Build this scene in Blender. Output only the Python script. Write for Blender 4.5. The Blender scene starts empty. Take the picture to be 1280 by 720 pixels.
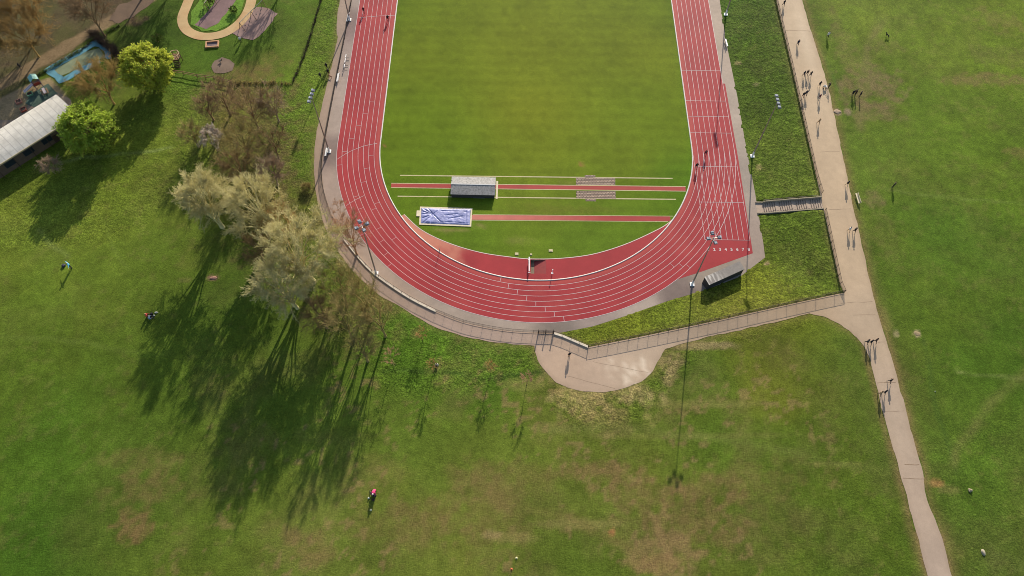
import bpy, bmesh, math, random
import numpy as np
from mathutils import Vector, Matrix, geometry
PI = math.pi
random.seed(7)
S = bpy.context.scene
COL = S.collection

# ------------------------------------------------------------------ camera (fitted to the athletics track's known geometry)
CF, CTH, CROLL, CYAW, CH, CX, CY = 919.0, 1.07206105, 0.0246039, 0.01346533, 134.916, -6.34455, -111.804
_fw = np.array([math.sin(CYAW)*math.cos(CTH), math.cos(CYAW)*math.cos(CTH), -math.sin(CTH)])
_r0 = np.array([math.cos(CYAW), -math.sin(CYAW), 0.0]); _u0 = np.cross(_r0, _fw)
_r = _r0*math.cos(CROLL)+_u0*math.sin(CROLL); _u = -_r0*math.sin(CROLL)+_u0*math.cos(CROLL)
CAM = np.array([CX, CY, CH])
cd = bpy.data.cameras.new('camera'); cam = bpy.data.objects.new('camera', cd); COL.objects.link(cam)
cd.sensor_fit = 'HORIZONTAL'; cd.sensor_width = 36.0; cd.lens = CF/1280*36.0; cd.clip_end = 9000; cd.clip_start = 1
cam.matrix_world = Matrix(((_r[0], _u[0], -_fw[0], CX), (_r[1], _u[1], -_fw[1], CY), (_r[2], _u[2], -_fw[2], CH), (0, 0, 0, 1)))
S.camera = cam
S.cycles.filter_width = 0.95

# ------------------------------------------------------------------ daylight
SAZ, SEL = math.radians(10.5), math.radians(23.0)
SUNV = Vector((math.sin(SAZ)*math.cos(SEL), math.cos(SAZ)*math.cos(SEL), math.sin(SEL)))
ld = bpy.data.lights.new('sun', 'SUN'); sun = bpy.data.objects.new('sun', ld); COL.objects.link(sun)
ld.energy = 4.4; ld.angle = math.radians(0.5); ld.color = (1.0, 0.91, 0.78)
sun.rotation_euler = (-SUNV).to_track_quat('-Z', 'Y').to_euler(); sun.location = (0, 0, 200)
W = bpy.data.worlds.new('World'); S.world = W; W.use_nodes = True
nt = W.node_tree; bg = nt.nodes['Background']
sky = nt.nodes.new('ShaderNodeTexSky'); sky.sky_type = 'NISHITA'; sky.sun_disc = False
sky.sun_elevation = SEL; sky.sun_rotation = SAZ; sky.air_density = 1.0; sky.dust_density = 1.6
nt.links.new(sky.outputs[0], bg.inputs[0]); bg.inputs[1].default_value = 0.11
S.view_settings.view_transform = 'Standard'; S.view_settings.look = 'None'; S.view_settings.gamma = 1.0
S.view_settings.use_curve_mapping = False; S.view_settings.exposure = 0.62
K = 1.15      # sunlit display value of a white surface at this exposure, used to turn observed colours into base colours

def lin1(c):
    c = c/255.0
    return c/12.92 if c <= 0.04045 else ((c+0.055)/1.055)**2.4
def C(r, g, b, k=1.0):
    return tuple(min(0.85, lin1(v)/K*k) for v in (r, g, b))
def lin_arr(a):
    a = np.asarray(a, float)/255.0
    return np.where(a <= 0.04045, a/12.92, ((a+0.055)/1.055)**2.4)/K

# ------------------------------------------------------------------ plan helpers: a spot on the ground seen at a given place of the photograph
def ray(u, v, z):
    d = _fw+((u-640)/CF)*_r-((v-360)/CF)*_u
    t = (z-CH)/d[2]
    return CAM[:2]+d[:2]*t
def seg_dist(P, poly, closed=True):
    P = np.asarray(P, float); poly = np.asarray(poly, float)
    A = poly if closed else poly[:-1]; B = np.roll(poly, -1, 0) if closed else poly[1:]
    best = np.full(len(P), 1e9)
    for a, b in zip(A, B):
        ab = b-a; L = max((ab*ab).sum(), 1e-12)
        t = np.clip(((P-a)@ab)/L, 0, 1)
        q = P-(a+t[:, None]*ab)
        best = np.minimum(best, q[:, 0]**2+q[:, 1]**2)
    return np.sqrt(best)
def inside(P, poly):
    P = np.asarray(P, float); poly = np.asarray(poly, float)
    r = np.zeros(len(P), bool); n = len(poly); j = n-1
    for i in range(n):
        xi, yi = poly[i]; xj, yj = poly[j]
        c = ((yi > P[:, 1]) != (yj > P[:, 1]))
        xx = (xj-xi)*(P[:, 1]-yi)/((yj-yi) if yj != yi else 1e-12)+xi
        r ^= c & (P[:, 0] < xx); j = i
    return r
def smooth(t):
    t = np.clip(t, 0, 1); return t*t*(3-2*t)

# running track
RI, LANE, NL, SL = 36.5, 1.225, 8, 84.39
RO = RI+NL*LANE+0.03
def stadium(r, n=72):
    p = [(r*math.cos(a), r*math.sin(a)) for a in np.linspace(PI, 2*PI, n)]
    p += [(r*math.cos(a), SL+r*math.sin(a)) for a in np.linspace(0, PI, n)]
    return np.array(p)
# raised path level on the east, track in a shallow bowl
BANK = 2.2
def h_far(P):
    return BANK*smooth((P[:, 0]-8.0)/54.0)
def zray(u, v):
    p = ray(u, v, 0.0)
    for _ in range(6):
        z = float(h_far(np.array([p]))[0]); p = ray(u, v, z)
    return p
APRON_E = [ray(*q, 0) for q in [(899.5, 0), (908, 54), (921.5, 120), (930.8, 174), (943.6, 240), (954, 303), (956.3, 321.8), (925, 346), (880, 363), (834, 376.5), (785, 394), (741, 408), (700, 416)]]
APRON_E = [np.array([49.3, 150.0])]+APRON_E
FENCE_E = [zray(*q) for q in [(970, 0), (990, 85), (1020, 220), (1050, 355), (1055, 366)]]
FENCE_E = [FENCE_E[0]+np.array([0, 100.0])]+FENCE_E
FENCE_S = [zray(1055, 366), zray(900, 400), ray(735, 434, 0), ray(700, 418, 0)]
BANKPOLY = np.array(APRON_E+FENCE_S[::-1]+FENCE_E[::-1])
INNER = np.array(list(stadium(48.6)))
def hgt(P):
    P = np.asarray(P, float).reshape(-1, 2)
    z = h_far(P)
    near = (P[:, 0] > -60) & (P[:, 0] < 70) & (P[:, 1] > -60)
    if near.any():
        Q = P[near]; zz = z[near].copy()
        ib = inside(Q, BANKPOLY)
        if ib.any():
            q = Q[ib]
            dA = np.maximum(seg_dist(q, APRON_E, False)-0.5, 0); dF = np.maximum(seg_dist(q, FENCE_E+FENCE_S, False)-0.4, 0)
            t = dA/(dA+dF+1e-6); zz[ib] *= 0.5*t+0.5*smooth(t)
        st = inside(Q, np.array(APRON_E+[np.array([-10, -47.5]), np.array([-48, -20]), np.array([-48, 150])]))
        zz[st & ~ib] = 0
        z[near] = zz
    return z
def G(u, v, dz=0.0):
    p = ray(u, v, dz)
    for _ in range(6):
        z = float(hgt(p)[0]); p = ray(u, v, z+dz)
    return p
def G3(u, v, dz=0.0):
    p = G(u, v, dz); return np.array([p[0], p[1], float(hgt(p)[0])])
def Z(x, y):
    return float(hgt(np.array([[x, y]]))[0])

# ------------------------------------------------------------------ value noise on the plan
def _hash(ix, iy, seed):
    n = (ix.astype(np.int64)*374761393+iy.astype(np.int64)*668265263+seed*974711) & 0x7fffffff
    n = ((n ^ (n >> 13))*1274126177) & 0x7fffffff
    return ((n ^ (n >> 16)) & 0xffff)/65535.0
def vnoise(P, size, seed=0):
    x = P[:, 0]/size; y = P[:, 1]/size
    ix = np.floor(x); iy = np.floor(y); fx = x-ix; fy = y-iy
    fx = fx*fx*(3-2*fx); fy = fy*fy*(3-2*fy)
    a = _hash(ix, iy, seed); b = _hash(ix+1, iy, seed); c = _hash(ix, iy+1, seed); d = _hash(ix+1, iy+1, seed)
    return (a*(1-fx)+b*fx)*(1-fy)+(c*(1-fx)+d*fx)*fy
def fbm(P, size, seed=0, octv=4):
    s = 0; w = 1; t = 0
    for o in range(octv):
        s = s+w*vnoise(P, size/(1.93**o), seed+o*17); t += w; w *= 0.55
    return s/t

# ------------------------------------------------------------------ object helpers
def link(o, parent=None):
    COL.objects.link(o)
    if parent is not None: o.parent = parent
    return o
def tag(o, label=None, cat=None, group=None, kind=None):
    if label: o['label'] = label
    if cat: o['category'] = cat
    if group: o['group'] = group
    if kind: o['kind'] = kind
    return o
def empty(name, loc, rz=0.0, label=None, cat=None, group=None):
    o = bpy.data.objects.new(name, None); link(o); o.location = loc; o.rotation_euler = (0, 0, rz)
    o.empty_display_size = 0.3
    return tag(o, label, cat, group)
def copy_tree(o, parent=None):
    c = o.copy(); COL.objects.link(c)
    if parent is not None: c.parent = parent
    for ch in o.children: copy_tree(ch, c)
    return c
def rawmesh(name, V, F, mats, mi=None, smooth_=False, colors=None):
    """V (n,3); F (m,3) or (m,4) array, or a list of index lists"""
    me = bpy.data.meshes.new(name)
    V = np.asarray(V, np.float32)
    if isinstance(F, np.ndarray):
        k = F.shape[1]; m = len(F)
        me.vertices.add(len(V)); me.vertices.foreach_set('co', V.ravel())
        me.loops.add(m*k); me.loops.foreach_set('vertex_index', F.astype(np.int32).ravel())
        me.polygons.add(m); me.polygons.foreach_set('loop_start', np.arange(0, m*k, k, dtype=np.int32))
        me.polygons.foreach_set('loop_total', np.full(m, k, np.int32))
        me.update(calc_edges=True); me.validate()
    else:
        me.from_pydata([tuple(v) for v in V], [], F); me.update()
    for m_ in (mats if isinstance(mats, (list, tuple)) else [mats]): me.materials.append(m_)
    if mi is not None: me.polygons.foreach_set('material_index', np.asarray(mi, np.int32))
    if smooth_: me.polygons.foreach_set('use_smooth', np.ones(len(me.polygons), bool))
    if colors is not None:
        a = me.color_attributes.new('tint', 'FLOAT_COLOR', 'POINT')
        c = np.asarray(colors, np.float32)
        if c.shape[1] == 3: c = np.concatenate([c, np.zeros((len(c), 1), np.float32)], 1)
        a.data.foreach_set('color', c.ravel())
    return me
def obj(name, me, parent=None, loc=None):
    o = bpy.data.objects.new(name, me); link(o, parent)
    if loc is not None: o.location = loc
    return o
class MB:
    def __init__(s): s.v = []; s.f = []; s.m = []
    def quadbox(s, pts, mi=0):
        b = len(s.v); s.v += [tuple(map(float, p)) for p in pts]
        for f in ((3, 2, 1, 0), (4, 5, 6, 7), (0, 1, 5, 4), (1, 2, 6, 5), (2, 3, 7, 6), (3, 0, 4, 7)):
            s.f.append([b+i for i in f]); s.m.append(mi)
    def box(s, c, size, rz=0.0, mi=0, taper=1.0):
        hx, hy, hz = size[0]/2, size[1]/2, size[2]/2; cs, sn = math.cos(rz), math.sin(rz); pts = []
        for zz, k in ((-hz, 1.0), (hz, taper)):
            for x, y in ((-hx, -hy), (hx, -hy), (hx, hy), (-hx, hy)):
                x *= k; y *= k
                pts.append((c[0]+x*cs-y*sn, c[1]+x*sn+y*cs, c[2]+zz))
        s.quadbox(pts, mi)
    def tube(s, p0, p1, r0, r1=None, n=6, mi=0, caps=True):
        r1 = r0 if r1 is None else r1
        a = Vector(p0); d = (Vector(p1)-a); L = d.length
        if L < 1e-6: return
        d /= L; x = d.orthogonal().normalized(); y = d.cross(x); b = len(s.v)
        for p, r in ((a, r0), (Vector(p1), r1)):
            for i in range(n):
                t = 2*PI*i/n; q = p+x*(r*math.cos(t))+y*(r*math.sin(t)); s.v.append(tuple(q))
        for i in range(n):
            j = (i+1) % n; s.f.append([b+i, b+j, b+n+j, b+n+i]); s.m.append(mi)
        if caps:
            s.f.append([b+i for i in range(n)][::-1]); s.m.append(mi)
            s.f.append([b+n+i for i in range(n)]); s.m.append(mi)
    def lathe(s, c, prof, n=12, mi=0):
        b = len(s.v)
        for r, z in prof:
            for i in range(n):
                t = 2*PI*i/n; s.v.append((c[0]+r*math.cos(t), c[1]+r*math.sin(t), c[2]+z))
        for k in range(len(prof)-1):
            for i in range(n):
                j = (i+1) % n; s.f.append([b+k*n+i, b+k*n+j, b+(k+1)*n+j, b+(k+1)*n+i]); s.m.append(mi)
        s.f.append([b+i for i in range(n)][::-1]); s.m.append(mi)
        s.f.append([b+(len(prof)-1)*n+i for i in range(n)]); s.m.append(mi)
    def face(s, pts, mi=0):
        b = len(s.v); s.v += [tuple(map(float, p)) for p in pts]; s.f.append(list(range(b, b+len(pts)))); s.m.append(mi)
    def build(s, name, mats, parent=None, loc=None, smooth_=False):
        me = rawmesh(name, np.array(s.v), s.f, mats, s.m, smooth_)
        return obj(name, me, parent, loc)

# ------------------------------------------------------------------ materials
def newmat(name):
    m = bpy.data.materials.new(name); m.use_nodes = True
    n = m.node_tree.nodes; b = n['Principled BSDF']
    return m, n, m.node_tree.links, b
def noise_node(n, l, scale, detail=4, coords='Object', rough=0.6):
    tc = n.new('ShaderNodeTexCoord'); t = n.new('ShaderNodeTexNoise')
    t.inputs['Scale'].default_value = scale; t.inputs['Detail'].default_value = detail; t.inputs['Roughness'].default_value = rough
    l.new(tc.outputs[coords], t.inputs['Vector']); return t
def mixrgb(n, l, mode, fac, a, b):
    m = n.new('ShaderNodeMix'); m.data_type = 'RGBA'; m.blend_type = mode
    if hasattr(fac, 'links'): l.new(fac, m.inputs[0])
    else: m.inputs[0].default_value = fac
    for k, v in ((6, a), (7, b)):
        if hasattr(v, 'links'): l.new(v, m.inputs[k])
        else: m.inputs[k].default_value = (*v[:3], 1)
    return m.outputs[2]
def maprange(n, l, src, a, b, c, d):
    r = n.new('ShaderNodeMapRange'); l.new(src, r.inputs[0])
    for i, v in enumerate((a, b, c, d)): r.inputs[i+1].default_value = v
    return r.outputs[0]
_M = {}
def mat(name, col, rough=0.6, var=0.18, scale=3.0, bump=0.0, metal=0.0, spec=0.4):
    """a plain real-world colour broken up by two sizes of noise"""
    if name in _M: return _M[name]
    m, n, l, b = newmat(name)
    t = noise_node(n, l, scale, 5); f = maprange(n, l, t.outputs['Fac'], 0.3, 0.7, 1-var, 1+var)
    t2 = noise_node(n, l, scale*7.3, 3); f2 = maprange(n, l, t2.outputs['Fac'], 0.3, 0.7, 1-var*0.6, 1+var*0.6)
    mu = n.new('ShaderNodeMath'); mu.operation = 'MULTIPLY'; l.new(f, mu.inputs[0]); l.new(f2, mu.inputs[1])
    cc = n.new('ShaderNodeVectorMath'); cc.operation = 'SCALE'; cc.inputs[0].default_value = col[:3]; l.new(mu.outputs[0], cc.inputs['Scale'])
    l.new(cc.outputs[0], b.inputs['Base Color'])
    b.inputs['Roughness'].default_value = rough; b.inputs['Metallic'].default_value = metal; b.inputs['Specular IOR Level'].default_value = spec
    if bump:
        bp = n.new('ShaderNodeBump'); bp.inputs['Strength'].default_value = bump; bp.inputs['Distance'].default_value = 0.05
        l.new(t2.outputs['Fac'], bp.inputs['Height']); l.new(bp.outputs[0], b.inputs['Normal'])
    _M[name] = m; return m
def tintmat(name, sizes, var, rough, spec, bump_s=0.0, bump_d=0.05, bump_scale=3.0, rough_alpha=False, stripes=None):
    """colour from the mesh's own 'tint' attribute (what grows or is laid there, on turf also an offset for sheen), broken up by noise of several sizes"""
    m, n, l, b = newmat(name)
    at = n.new('ShaderNodeVertexColor'); at.layer_name = 'tint'
    out = at.outputs['Color']
    for i, (sc, v) in enumerate(zip(sizes, var)):
        t = noise_node(n, l, sc, 4, rough=0.65)
        f = maprange(n, l, t.outputs['Fac'], 0.25, 0.75, 1-v, 1+v)
        s = n.new('ShaderNodeVectorMath'); s.operation = 'SCALE'; l.new(out, s.inputs[0]); l.new(f, s.inputs['Scale']); out = s.outputs[0]
    if rough_alpha:      # uncut grass: bright seed-heads and dark gaps between the tussocks
        for sc, lo, hi in ((1.3, 0.66, 1.30), (3.2, 0.48, 1.48)):
            t = noise_node(n, l, sc, 3, rough=0.7)
            f = maprange(n, l, t.outputs['Fac'], 0.32, 0.68, lo, hi)
            mx = n.new('ShaderNodeMix'); mx.data_type = 'FLOAT'; l.new(at.outputs['Alpha'], mx.inputs[0]); mx.inputs[2].default_value = 1.0; l.new(f, mx.inputs[3])
            s = n.new('ShaderNodeVectorMath'); s.operation = 'SCALE'; l.new(out, s.inputs[0]); l.new(mx.outputs[0], s.inputs['Scale']); out = s.outputs[0]
    l.new(out, b.inputs['Base Color'])
    b.inputs['Roughness'].default_value = rough; b.inputs['Specular IOR Level'].default_value = spec
    if bump_s:
        t = noise_node(n, l, bump_scale, 5, rough=0.7); bp = n.new('ShaderNodeBump')
        bp.inputs['Distance'].default_value = bump_d; bp.inputs['Strength'].default_value = bump_s
        h = t.outputs['Fac']
        if rough_alpha:
            t2 = noise_node(n, l, bump_scale*0.42, 4, rough=0.6)
            mu = n.new('ShaderNodeMath'); mu.operation = 'MULTIPLY'; l.new(t2.outputs['Fac'], mu.inputs[0]); l.new(at.outputs['Alpha'], mu.inputs[1])
            m2 = n.new('ShaderNodeMath'); m2.operation = 'MULTIPLY'; l.new(mu.outputs[0], m2.inputs[0]); m2.inputs[1].default_value = 2.2
            ad = n.new('ShaderNodeMath'); ad.operation = 'ADD'; l.new(m2.outputs[0], ad.inputs[0]); l.new(h, ad.inputs[1]); h = ad.outputs[0]
        l.new(h, bp.inputs['Height']); l.new(bp.outputs[0], b.inputs['Normal'])
    return m
M_GRASS = tintmat('meadow_grass', (0.09, 0.6, 2.2, 6.5), (0.08, 0.20, 0.30, 0.42), 0.75, 0.05, 0.7, 0.16, 3.2, True)
M_TURF = tintmat('mown_turf', (0.12, 0.8, 2.4, 6.5), (0.08, 0.11, 0.15, 0.28), 0.75, 0.05, 0.4, 0.08, 4.0)
M_PATH = tintmat('worn_path', (0.15, 0.9, 6.0), (0.05, 0.06, 0.07), 0.85, 0.25, 0.25, 0.03, 6.0)
M_TRACK = tintmat('red_polyurethane', (0.1, 0.7, 5.0), (0.06, 0.06, 0.06), 0.7, 0.18, 0.15, 0.01, 9.0)
M_APRON = tintmat('grey_tarmac', (0.2, 1.0, 7.0), (0.08, 0.09, 0.10), 0.85, 0.3, 0.25, 0.02, 7.0)
M_LINE = mat('white_line_paint', (0.52, 0.43, 0.42), 0.6, 0.12, 1.5)
M_CONC = mat('pale_concrete', C(232, 218, 196), 0.85, 0.12, 1.2, 0.2)
M_WHITE = mat('white_paint', (0.80, 0.79, 0.76), 0.45, 0.04, 2.0)
M_STEEL = mat('dark_railing_steel', C(78, 66, 58), 0.55, 0.15, 2.0, 0, 0.2)
M_GALV = mat('galvanised_steel', C(165, 160, 152), 0.45, 0.12, 2.0, 0, 0.5)
M_LAMP = mat('lamp_casing', C(125, 130, 140), 0.4, 0.1, 3.0, 0, 0.3)
M_GLASS = mat('lamp_glass', C(175, 180, 186), 0.15, 0.05, 3.0)
M_WOOD = mat('weathered_timber', C(150, 115, 85), 0.8, 0.2, 2.0, 0.2)
M_DWOOD = mat('dark_timber', C(75, 55, 42), 0.85, 0.2, 2.0, 0.2)

# ================================================================== THE GROUND
# turf colours seen in full sun, backlit brightening left in the far ones, at places of the park (photo place -> display colour)
TURF = [(350, 40, 78, 108, 36), (200, 40, 66, 92, 32), (250, 75, 76, 110, 36), (230, 180, 100, 122, 44), (60, 260, 98, 118, 44), (150, 220, 98, 118, 42),
 (30, 300, 96, 116, 44), (45, 350, 88, 112, 40), (20, 450, 80, 104, 36), (60, 550, 70, 100, 32), (150, 640, 76, 98, 38), (30, 700, 60, 90, 28),
 (240, 690, 80, 100, 38), (300, 560, 78, 102, 36), (300, 450, 74, 98, 34), (520, 430, 68, 102, 30), (600, 470, 74, 106, 34), (600, 560, 88, 106, 42), (480, 560, 86, 108, 42),
 (400, 690, 90, 106, 46), (560, 680, 92, 106, 46), (700, 540, 90, 106, 42), (700, 650, 90, 104, 46), (800, 600, 88, 104, 42), (850, 460, 72, 98, 32),
 (950, 480, 88, 98, 36), (900, 560, 76, 100, 34), (1000, 600, 76, 98, 34), (1080, 680, 72, 96, 32), (850, 700, 84, 100, 42), (720, 700, 78, 100, 36),
 (1200, 300, 72, 102, 32), (1150, 380, 74, 100, 32), (1250, 450, 64, 94, 28), (1200, 600, 72, 100, 34), (1250, 690, 76, 96, 40), (1100, 450, 78, 100, 38),
 (1200, 40, 100, 126, 40), (1080, 20, 104, 128, 46), (1260, 20, 98, 122, 38), (1180, 170, 88, 116, 36), (1110, 210, 88, 114, 40), (1250, 200, 86, 114, 34),
 (950, 100, 74, 100, 30), (985, 200, 84, 106, 38), (1000, 310, 76, 98, 32), (930, 370, 98, 110, 34), (780, 405, 96, 110, 34), (930, 20, 70, 102, 26),
 (380, 80, 94, 122, 40), (400, 30, 84, 116, 34), (375, 200, 84, 110, 38), (370, 140, 88, 116, 40), (300, 150, 96, 98, 50), (330, 250, 92, 94, 46), (420, 380, 84, 100, 42),
 (300, 100, 96, 104, 50), (290, 350, 64, 88, 30), (220, 340, 80, 102, 36)]
TP = np.array([zray(t[0], t[1]) for t in TURF]); TC = lin_arr([t[2:] for t in TURF])*np.array([1.18, 1.07, 0.92])*(1-0.22*np.clip((330-np.array([t[1] for t in TURF]))/330, 0, 1.2))[:, None]*np.array([1, 1, .9])  # tints darkened towards the far side to offset the low sun's sheen
def turf(P):
    out = np.zeros((len(P), 3)); ws = np.zeros(len(P))
    Q = P+np.stack([fbm(P, 9, 3, 2)-0.5, fbm(P, 9, 4, 2)-0.5], 1)*9
    for p, c in zip(TP, TC):
        w = 1.0/((Q[:, 0]-p[0])**2+(Q[:, 1]-p[1])**2+30.0)**1.7
        out += w[:, None]*c; ws += w
    return out/ws[:, None]
# worn, bare, littered places: centre, half sizes (photo px), colour, strength
def px_r(u, v, du, dv):
    p = zray(u, v); return p, abs(zray(u+du, v)[0]-p[0])+1e-3, abs(zray(u, v-dv)[1]-p[1])+1e-3
EARTH = (128, 104, 68); STRAW = (140, 128, 76); ORANGE = (150, 105, 66); MUD = (118, 100, 70); LITTER = (84, 72, 54)
WEAR = [(165, 655, 26, 26, (124, 100, 64), .75), (185, 612, 55, 20, EARTH, .45), (180, 575, 60, 14, EARTH, .3), (395, 690, 22, 22, EARTH, .5), (365, 670, 14, 14, EARTH, .55),
 (755, 592, 60, 18, EARTH, .62), (800, 620, 50, 30, EARTH, .5), (860, 655, 60, 40, EARTH, .55), (835, 690, 50, 28, (140, 116, 78), .6), (765, 665, 6, 5, ORANGE, .95),
 (720, 655, 60, 8, STRAW, .5), (640, 672, 40, 8, STRAW, .5), (615, 668, 14, 6, (150, 130, 90), .6), (545, 645, 60, 30, EARTH, .3), (610, 640, 60, 60, EARTH, .28), (500, 660, 70, 40, EARTH, .28), (640, 600, 60, 30, EARTH, .25),
 (950, 600, 80, 30, EARTH, .28), (890, 610, 50, 20, EARTH, .4), (480, 585, 40, 20, EARTH, .25), (820, 705, 40, 14, (142, 112, 76), .5),
 (735, 497, 42, 20, (158, 142, 90), .85), (795, 492, 34, 16, (158, 142, 92), .85), (838, 460, 18, 22, (146, 128, 86), .8), (880, 432, 50, 6, (150, 132, 92), .75), (760, 520, 50, 24, (146, 130, 80), .6), (690, 470, 14, 16, (140, 122, 80), .5), (690, 535, 30, 8, STRAW, .4),
 (880, 505, 80, 6, STRAW, .35), (850, 545, 160, 5, STRAW, .22), (1040, 580, 40, 4, STRAW, .3),
 (1088, 108, 44, 26, (122, 106, 72), .75), (1055, 60, 14, 60, (118, 110, 62), .5), (1240, 100, 60, 8, (124, 106, 68), .6), (1250, 25, 36, 18, (118, 108, 60), .45), (1090, 140, 40, 14, (122, 106, 72), .55), (1250, 70, 40, 14, (112, 108, 58), .4),
 (1090, 250, 16, 10, (124, 106, 74), .6), (1275, 190, 20, 10, EARTH, .35), (1110, 300, 16, 40, (112, 110, 56), .3), (1105, 400, 10, 20, STRAW, .4),
 (1171, 604, 11, 6, (150, 116, 70), .9), (1185, 612, 16, 7, STRAW, .4), (1120, 417, 4, 4, (165, 150, 110), .8), (1146, 417, 5, 5, (165, 148, 112), .9), (1046, 140, 6, 5, (150, 130, 105), .9), (1060, 140, 5, 5, (140, 122, 98), .8),
 (1225, 425, 6, 40, STRAW, .0), (1255, 700, 30, 20, (96, 100, 52), .4), (1110, 60, 20, 10, (120, 112, 66), .4),
 (1075, 365, 8, 30, (120, 112, 60), .5), (1120, 470, 10, 60, (112, 108, 60), .4), (1100, 580, 24, 60, (96, 98, 50), .3), (1088, 455, 8, 30, (112, 104, 60), .5),
 (320, 175, 60, 80, (104, 88, 56), .62), (345, 270, 60, 60, (96, 86, 52), .55), (300, 110, 50, 26, (110, 90, 58), .55), (455, 400, 44, 40, (104, 94, 54), .55), (250, 160, 20, 40, (90, 92, 50), .3),
 (320, 90, 40, 20, (118, 104, 58), .5), (520, 416, 8, 8, (118, 110, 62), .5), (613, 460, 8, 7, (118, 110, 62), .4), (655, 480, 34, 10, STRAW, .4), (266, 347, 8, 4, (130, 100, 80), .9),
 (230, 350, 10, 4, STRAW, .3), (440, 300, 16, 50, (120, 96, 66), .5), (150, 12, 26, 18, (112, 82, 66), .8), (170, 25, 14, 10, (108, 84, 66), .7),
 (947, 100, 4, 3, (150, 140, 96), .6), (952, 203, 4, 4, (160, 146, 96), .7), (925, 72, 5, 3, (150, 136, 90), .7), (962, 324, 4, 3, (165, 140, 105), .8)]
# woodland floor and paving round the play area
def pxpoly(pts): return np.array([zray(*p) for p in pts])
LITTERPOLY = pxpoly([(-260, -200), (260, -200), (186, -2), (160, 22), (118, 40), (95, 62), (40, 100), (-60, 170), (-260, 240)])
WOODPATH = pxpoly([(-120, 175), (-10, 112), (60, 72), (120, 36), (182, 0), (330, -90)])
PLAYSAND = pxpoly([(2, 122), (34, 106), (62, 97), (80, 116), (96, 140), (86, 150), (30, 168), (-40, 180), (-40, 150)])
TRAILS = [([(1105, 20), (1085, 60), (1080, 110), (1075, 160)], 1.2, (122, 110, 70), .35), ([(1155, 425), (1165, 480), (1175, 530), (1195, 590)], .5, (70, 92, 34), .5),
 ([(1195, 464), (1240, 469), (1300, 477)], .35, (116, 126, 66), .7), ([(1290, 455), (1245, 500), (1200, 555), (1190, 580)], 1.0, (112, 114, 58), .45),
 ([(1110, 238), (1180, 245), (1290, 256)], .35, (106, 122, 54), .5), ([(65, 205), (120, 195), (180, 190), (215, 183)], .45, (128, 142, 78), .6), ([(50, 285), (65, 305), (85, 322)], .4, (120, 132, 66), .5),
 ([(480, 462), (560, 466), (600, 474), (680, 468)], .5, (62, 84, 30), .6), ([(0, 420), (70, 425), (170, 440)], .5, (104, 120, 50), .35), ([(120, 262), (140, 300), (160, 340)], .3, (110, 124, 54), .3),
 ([(690, 540), (760, 532), (900, 548), (1060, 580), (1110, 590)], .8, (108, 116, 54), .4), ([(1010, 30), (1035, 80), (1046, 112)], .35, (76, 110, 32), .5), ([(560, 585), (640, 630), (720, 650), (830, 710)], .9, (122, 108, 62), .35),
 ([(225, 172), (240, 150), (250, 130)], .6, (90, 106, 44), .3), ([(1050, 195), (1075, 260), (1090, 330), (1120, 420)], .6, (98, 112, 48), .3), ([(1085, 440), (1100, 500), (1120, 560), (1140, 640)], 1.0, (104, 100, 54), .35)]
TAN_EDGE = None
def grass_cols(P, rough=True):
    c = turf(P)
    m1 = fbm(P, 14, 11, 4); m2 = fbm(P, 3.2, 12, 4); m3 = fbm(P, 1.1, 13, 3)
    c = c*(1+0.36*(m1-0.5)+0.48*(m2-0.5)+0.36*(m3-0.5))[:, None]
    yel = smooth((fbm(P, 6.5, 15, 4)-0.5)*5)[:, None]*0.3
    c = c*(1-yel)+c*np.array([1.2, 1.03, 1.1])*yel
    # tired, straw-brown mottling everywhere, more of it on the trampled south lawn
    so = smooth((-48-P[:, 1])/14)*smooth((62-P[:, 0])/16)*smooth((P[:, 0]+75)/25)
    bw = (smooth((fbm(P, 8, 16, 4)-0.46)*4.5)*np.clip(0.25+1.4*(fbm(P, 1.8, 17, 3)-0.25), 0, 1)*(0.14+0.22*so))[:, None]; c = c*(1-bw)+lin_arr((122, 106, 66))*bw
    sc = (smooth((fbm(P, 1.3, 18, 3)-0.60)*9)*(0.12+0.45*so)*smooth((fbm(P, 9, 19, 3)-0.42)*6))[:, None]; c = c*(1-sc)+lin_arr((140, 116, 78))*sc
    for (u, v, du, dv, col, st) in WEAR:
        if st <= 0: continue
        p, rx, ry = px_r(u, v, du, dv); rr = max(rx, ry)*1.7+2
        k = np.where((abs(P[:, 0]-p[0]) < rr) & (abs(P[:, 1]-p[1]) < rr))[0]
        if not len(k): continue
        q = P[k]; d = np.sqrt(((q[:, 0]-p[0])/rx)**2+((q[:, 1]-p[1])/ry)**2)
        big = min(rx, ry) > 2.0
        n = fbm(q, 1.9 if big else 0.8, 31, 5)
        w = smooth((1.15-d)*1.6+(n-0.5)*(3.4 if big else 1.0))*st*smooth((1.6-d)*2)
        w = (w*np.clip(0.40+1.7*(fbm(q, 0.9, 33, 3)-0.25), 0, 1.1))[:, None] if big else w[:, None]
        w = np.clip(w, 0, 1); c[k] = c[k]*(1-w)+lin_arr(col)*w
    for pts, wd, col, st in TRAILS:
        L = pxpoly(pts); lo = L.min(0)-5; hi = L.max(0)+5
        k = np.where((P > lo).all(1) & (P < hi).all(1))[0]
        if not len(k): continue
        d = seg_dist(P[k]+(np.stack([fbm(P[k], 5, 41, 2), fbm(P[k], 5, 42, 2)], 1)-0.5)*1.4, L, False)
        w = (np.exp(-(d/wd)**2)*min(1, st*1.5)*np.clip(0.35+1.3*(fbm(P[k], 2.2, 43, 3)-0.2), 0, 1))[:, None]
        c[k] = c[k]*(1-w)+lin_arr(col)*w
    return c

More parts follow.
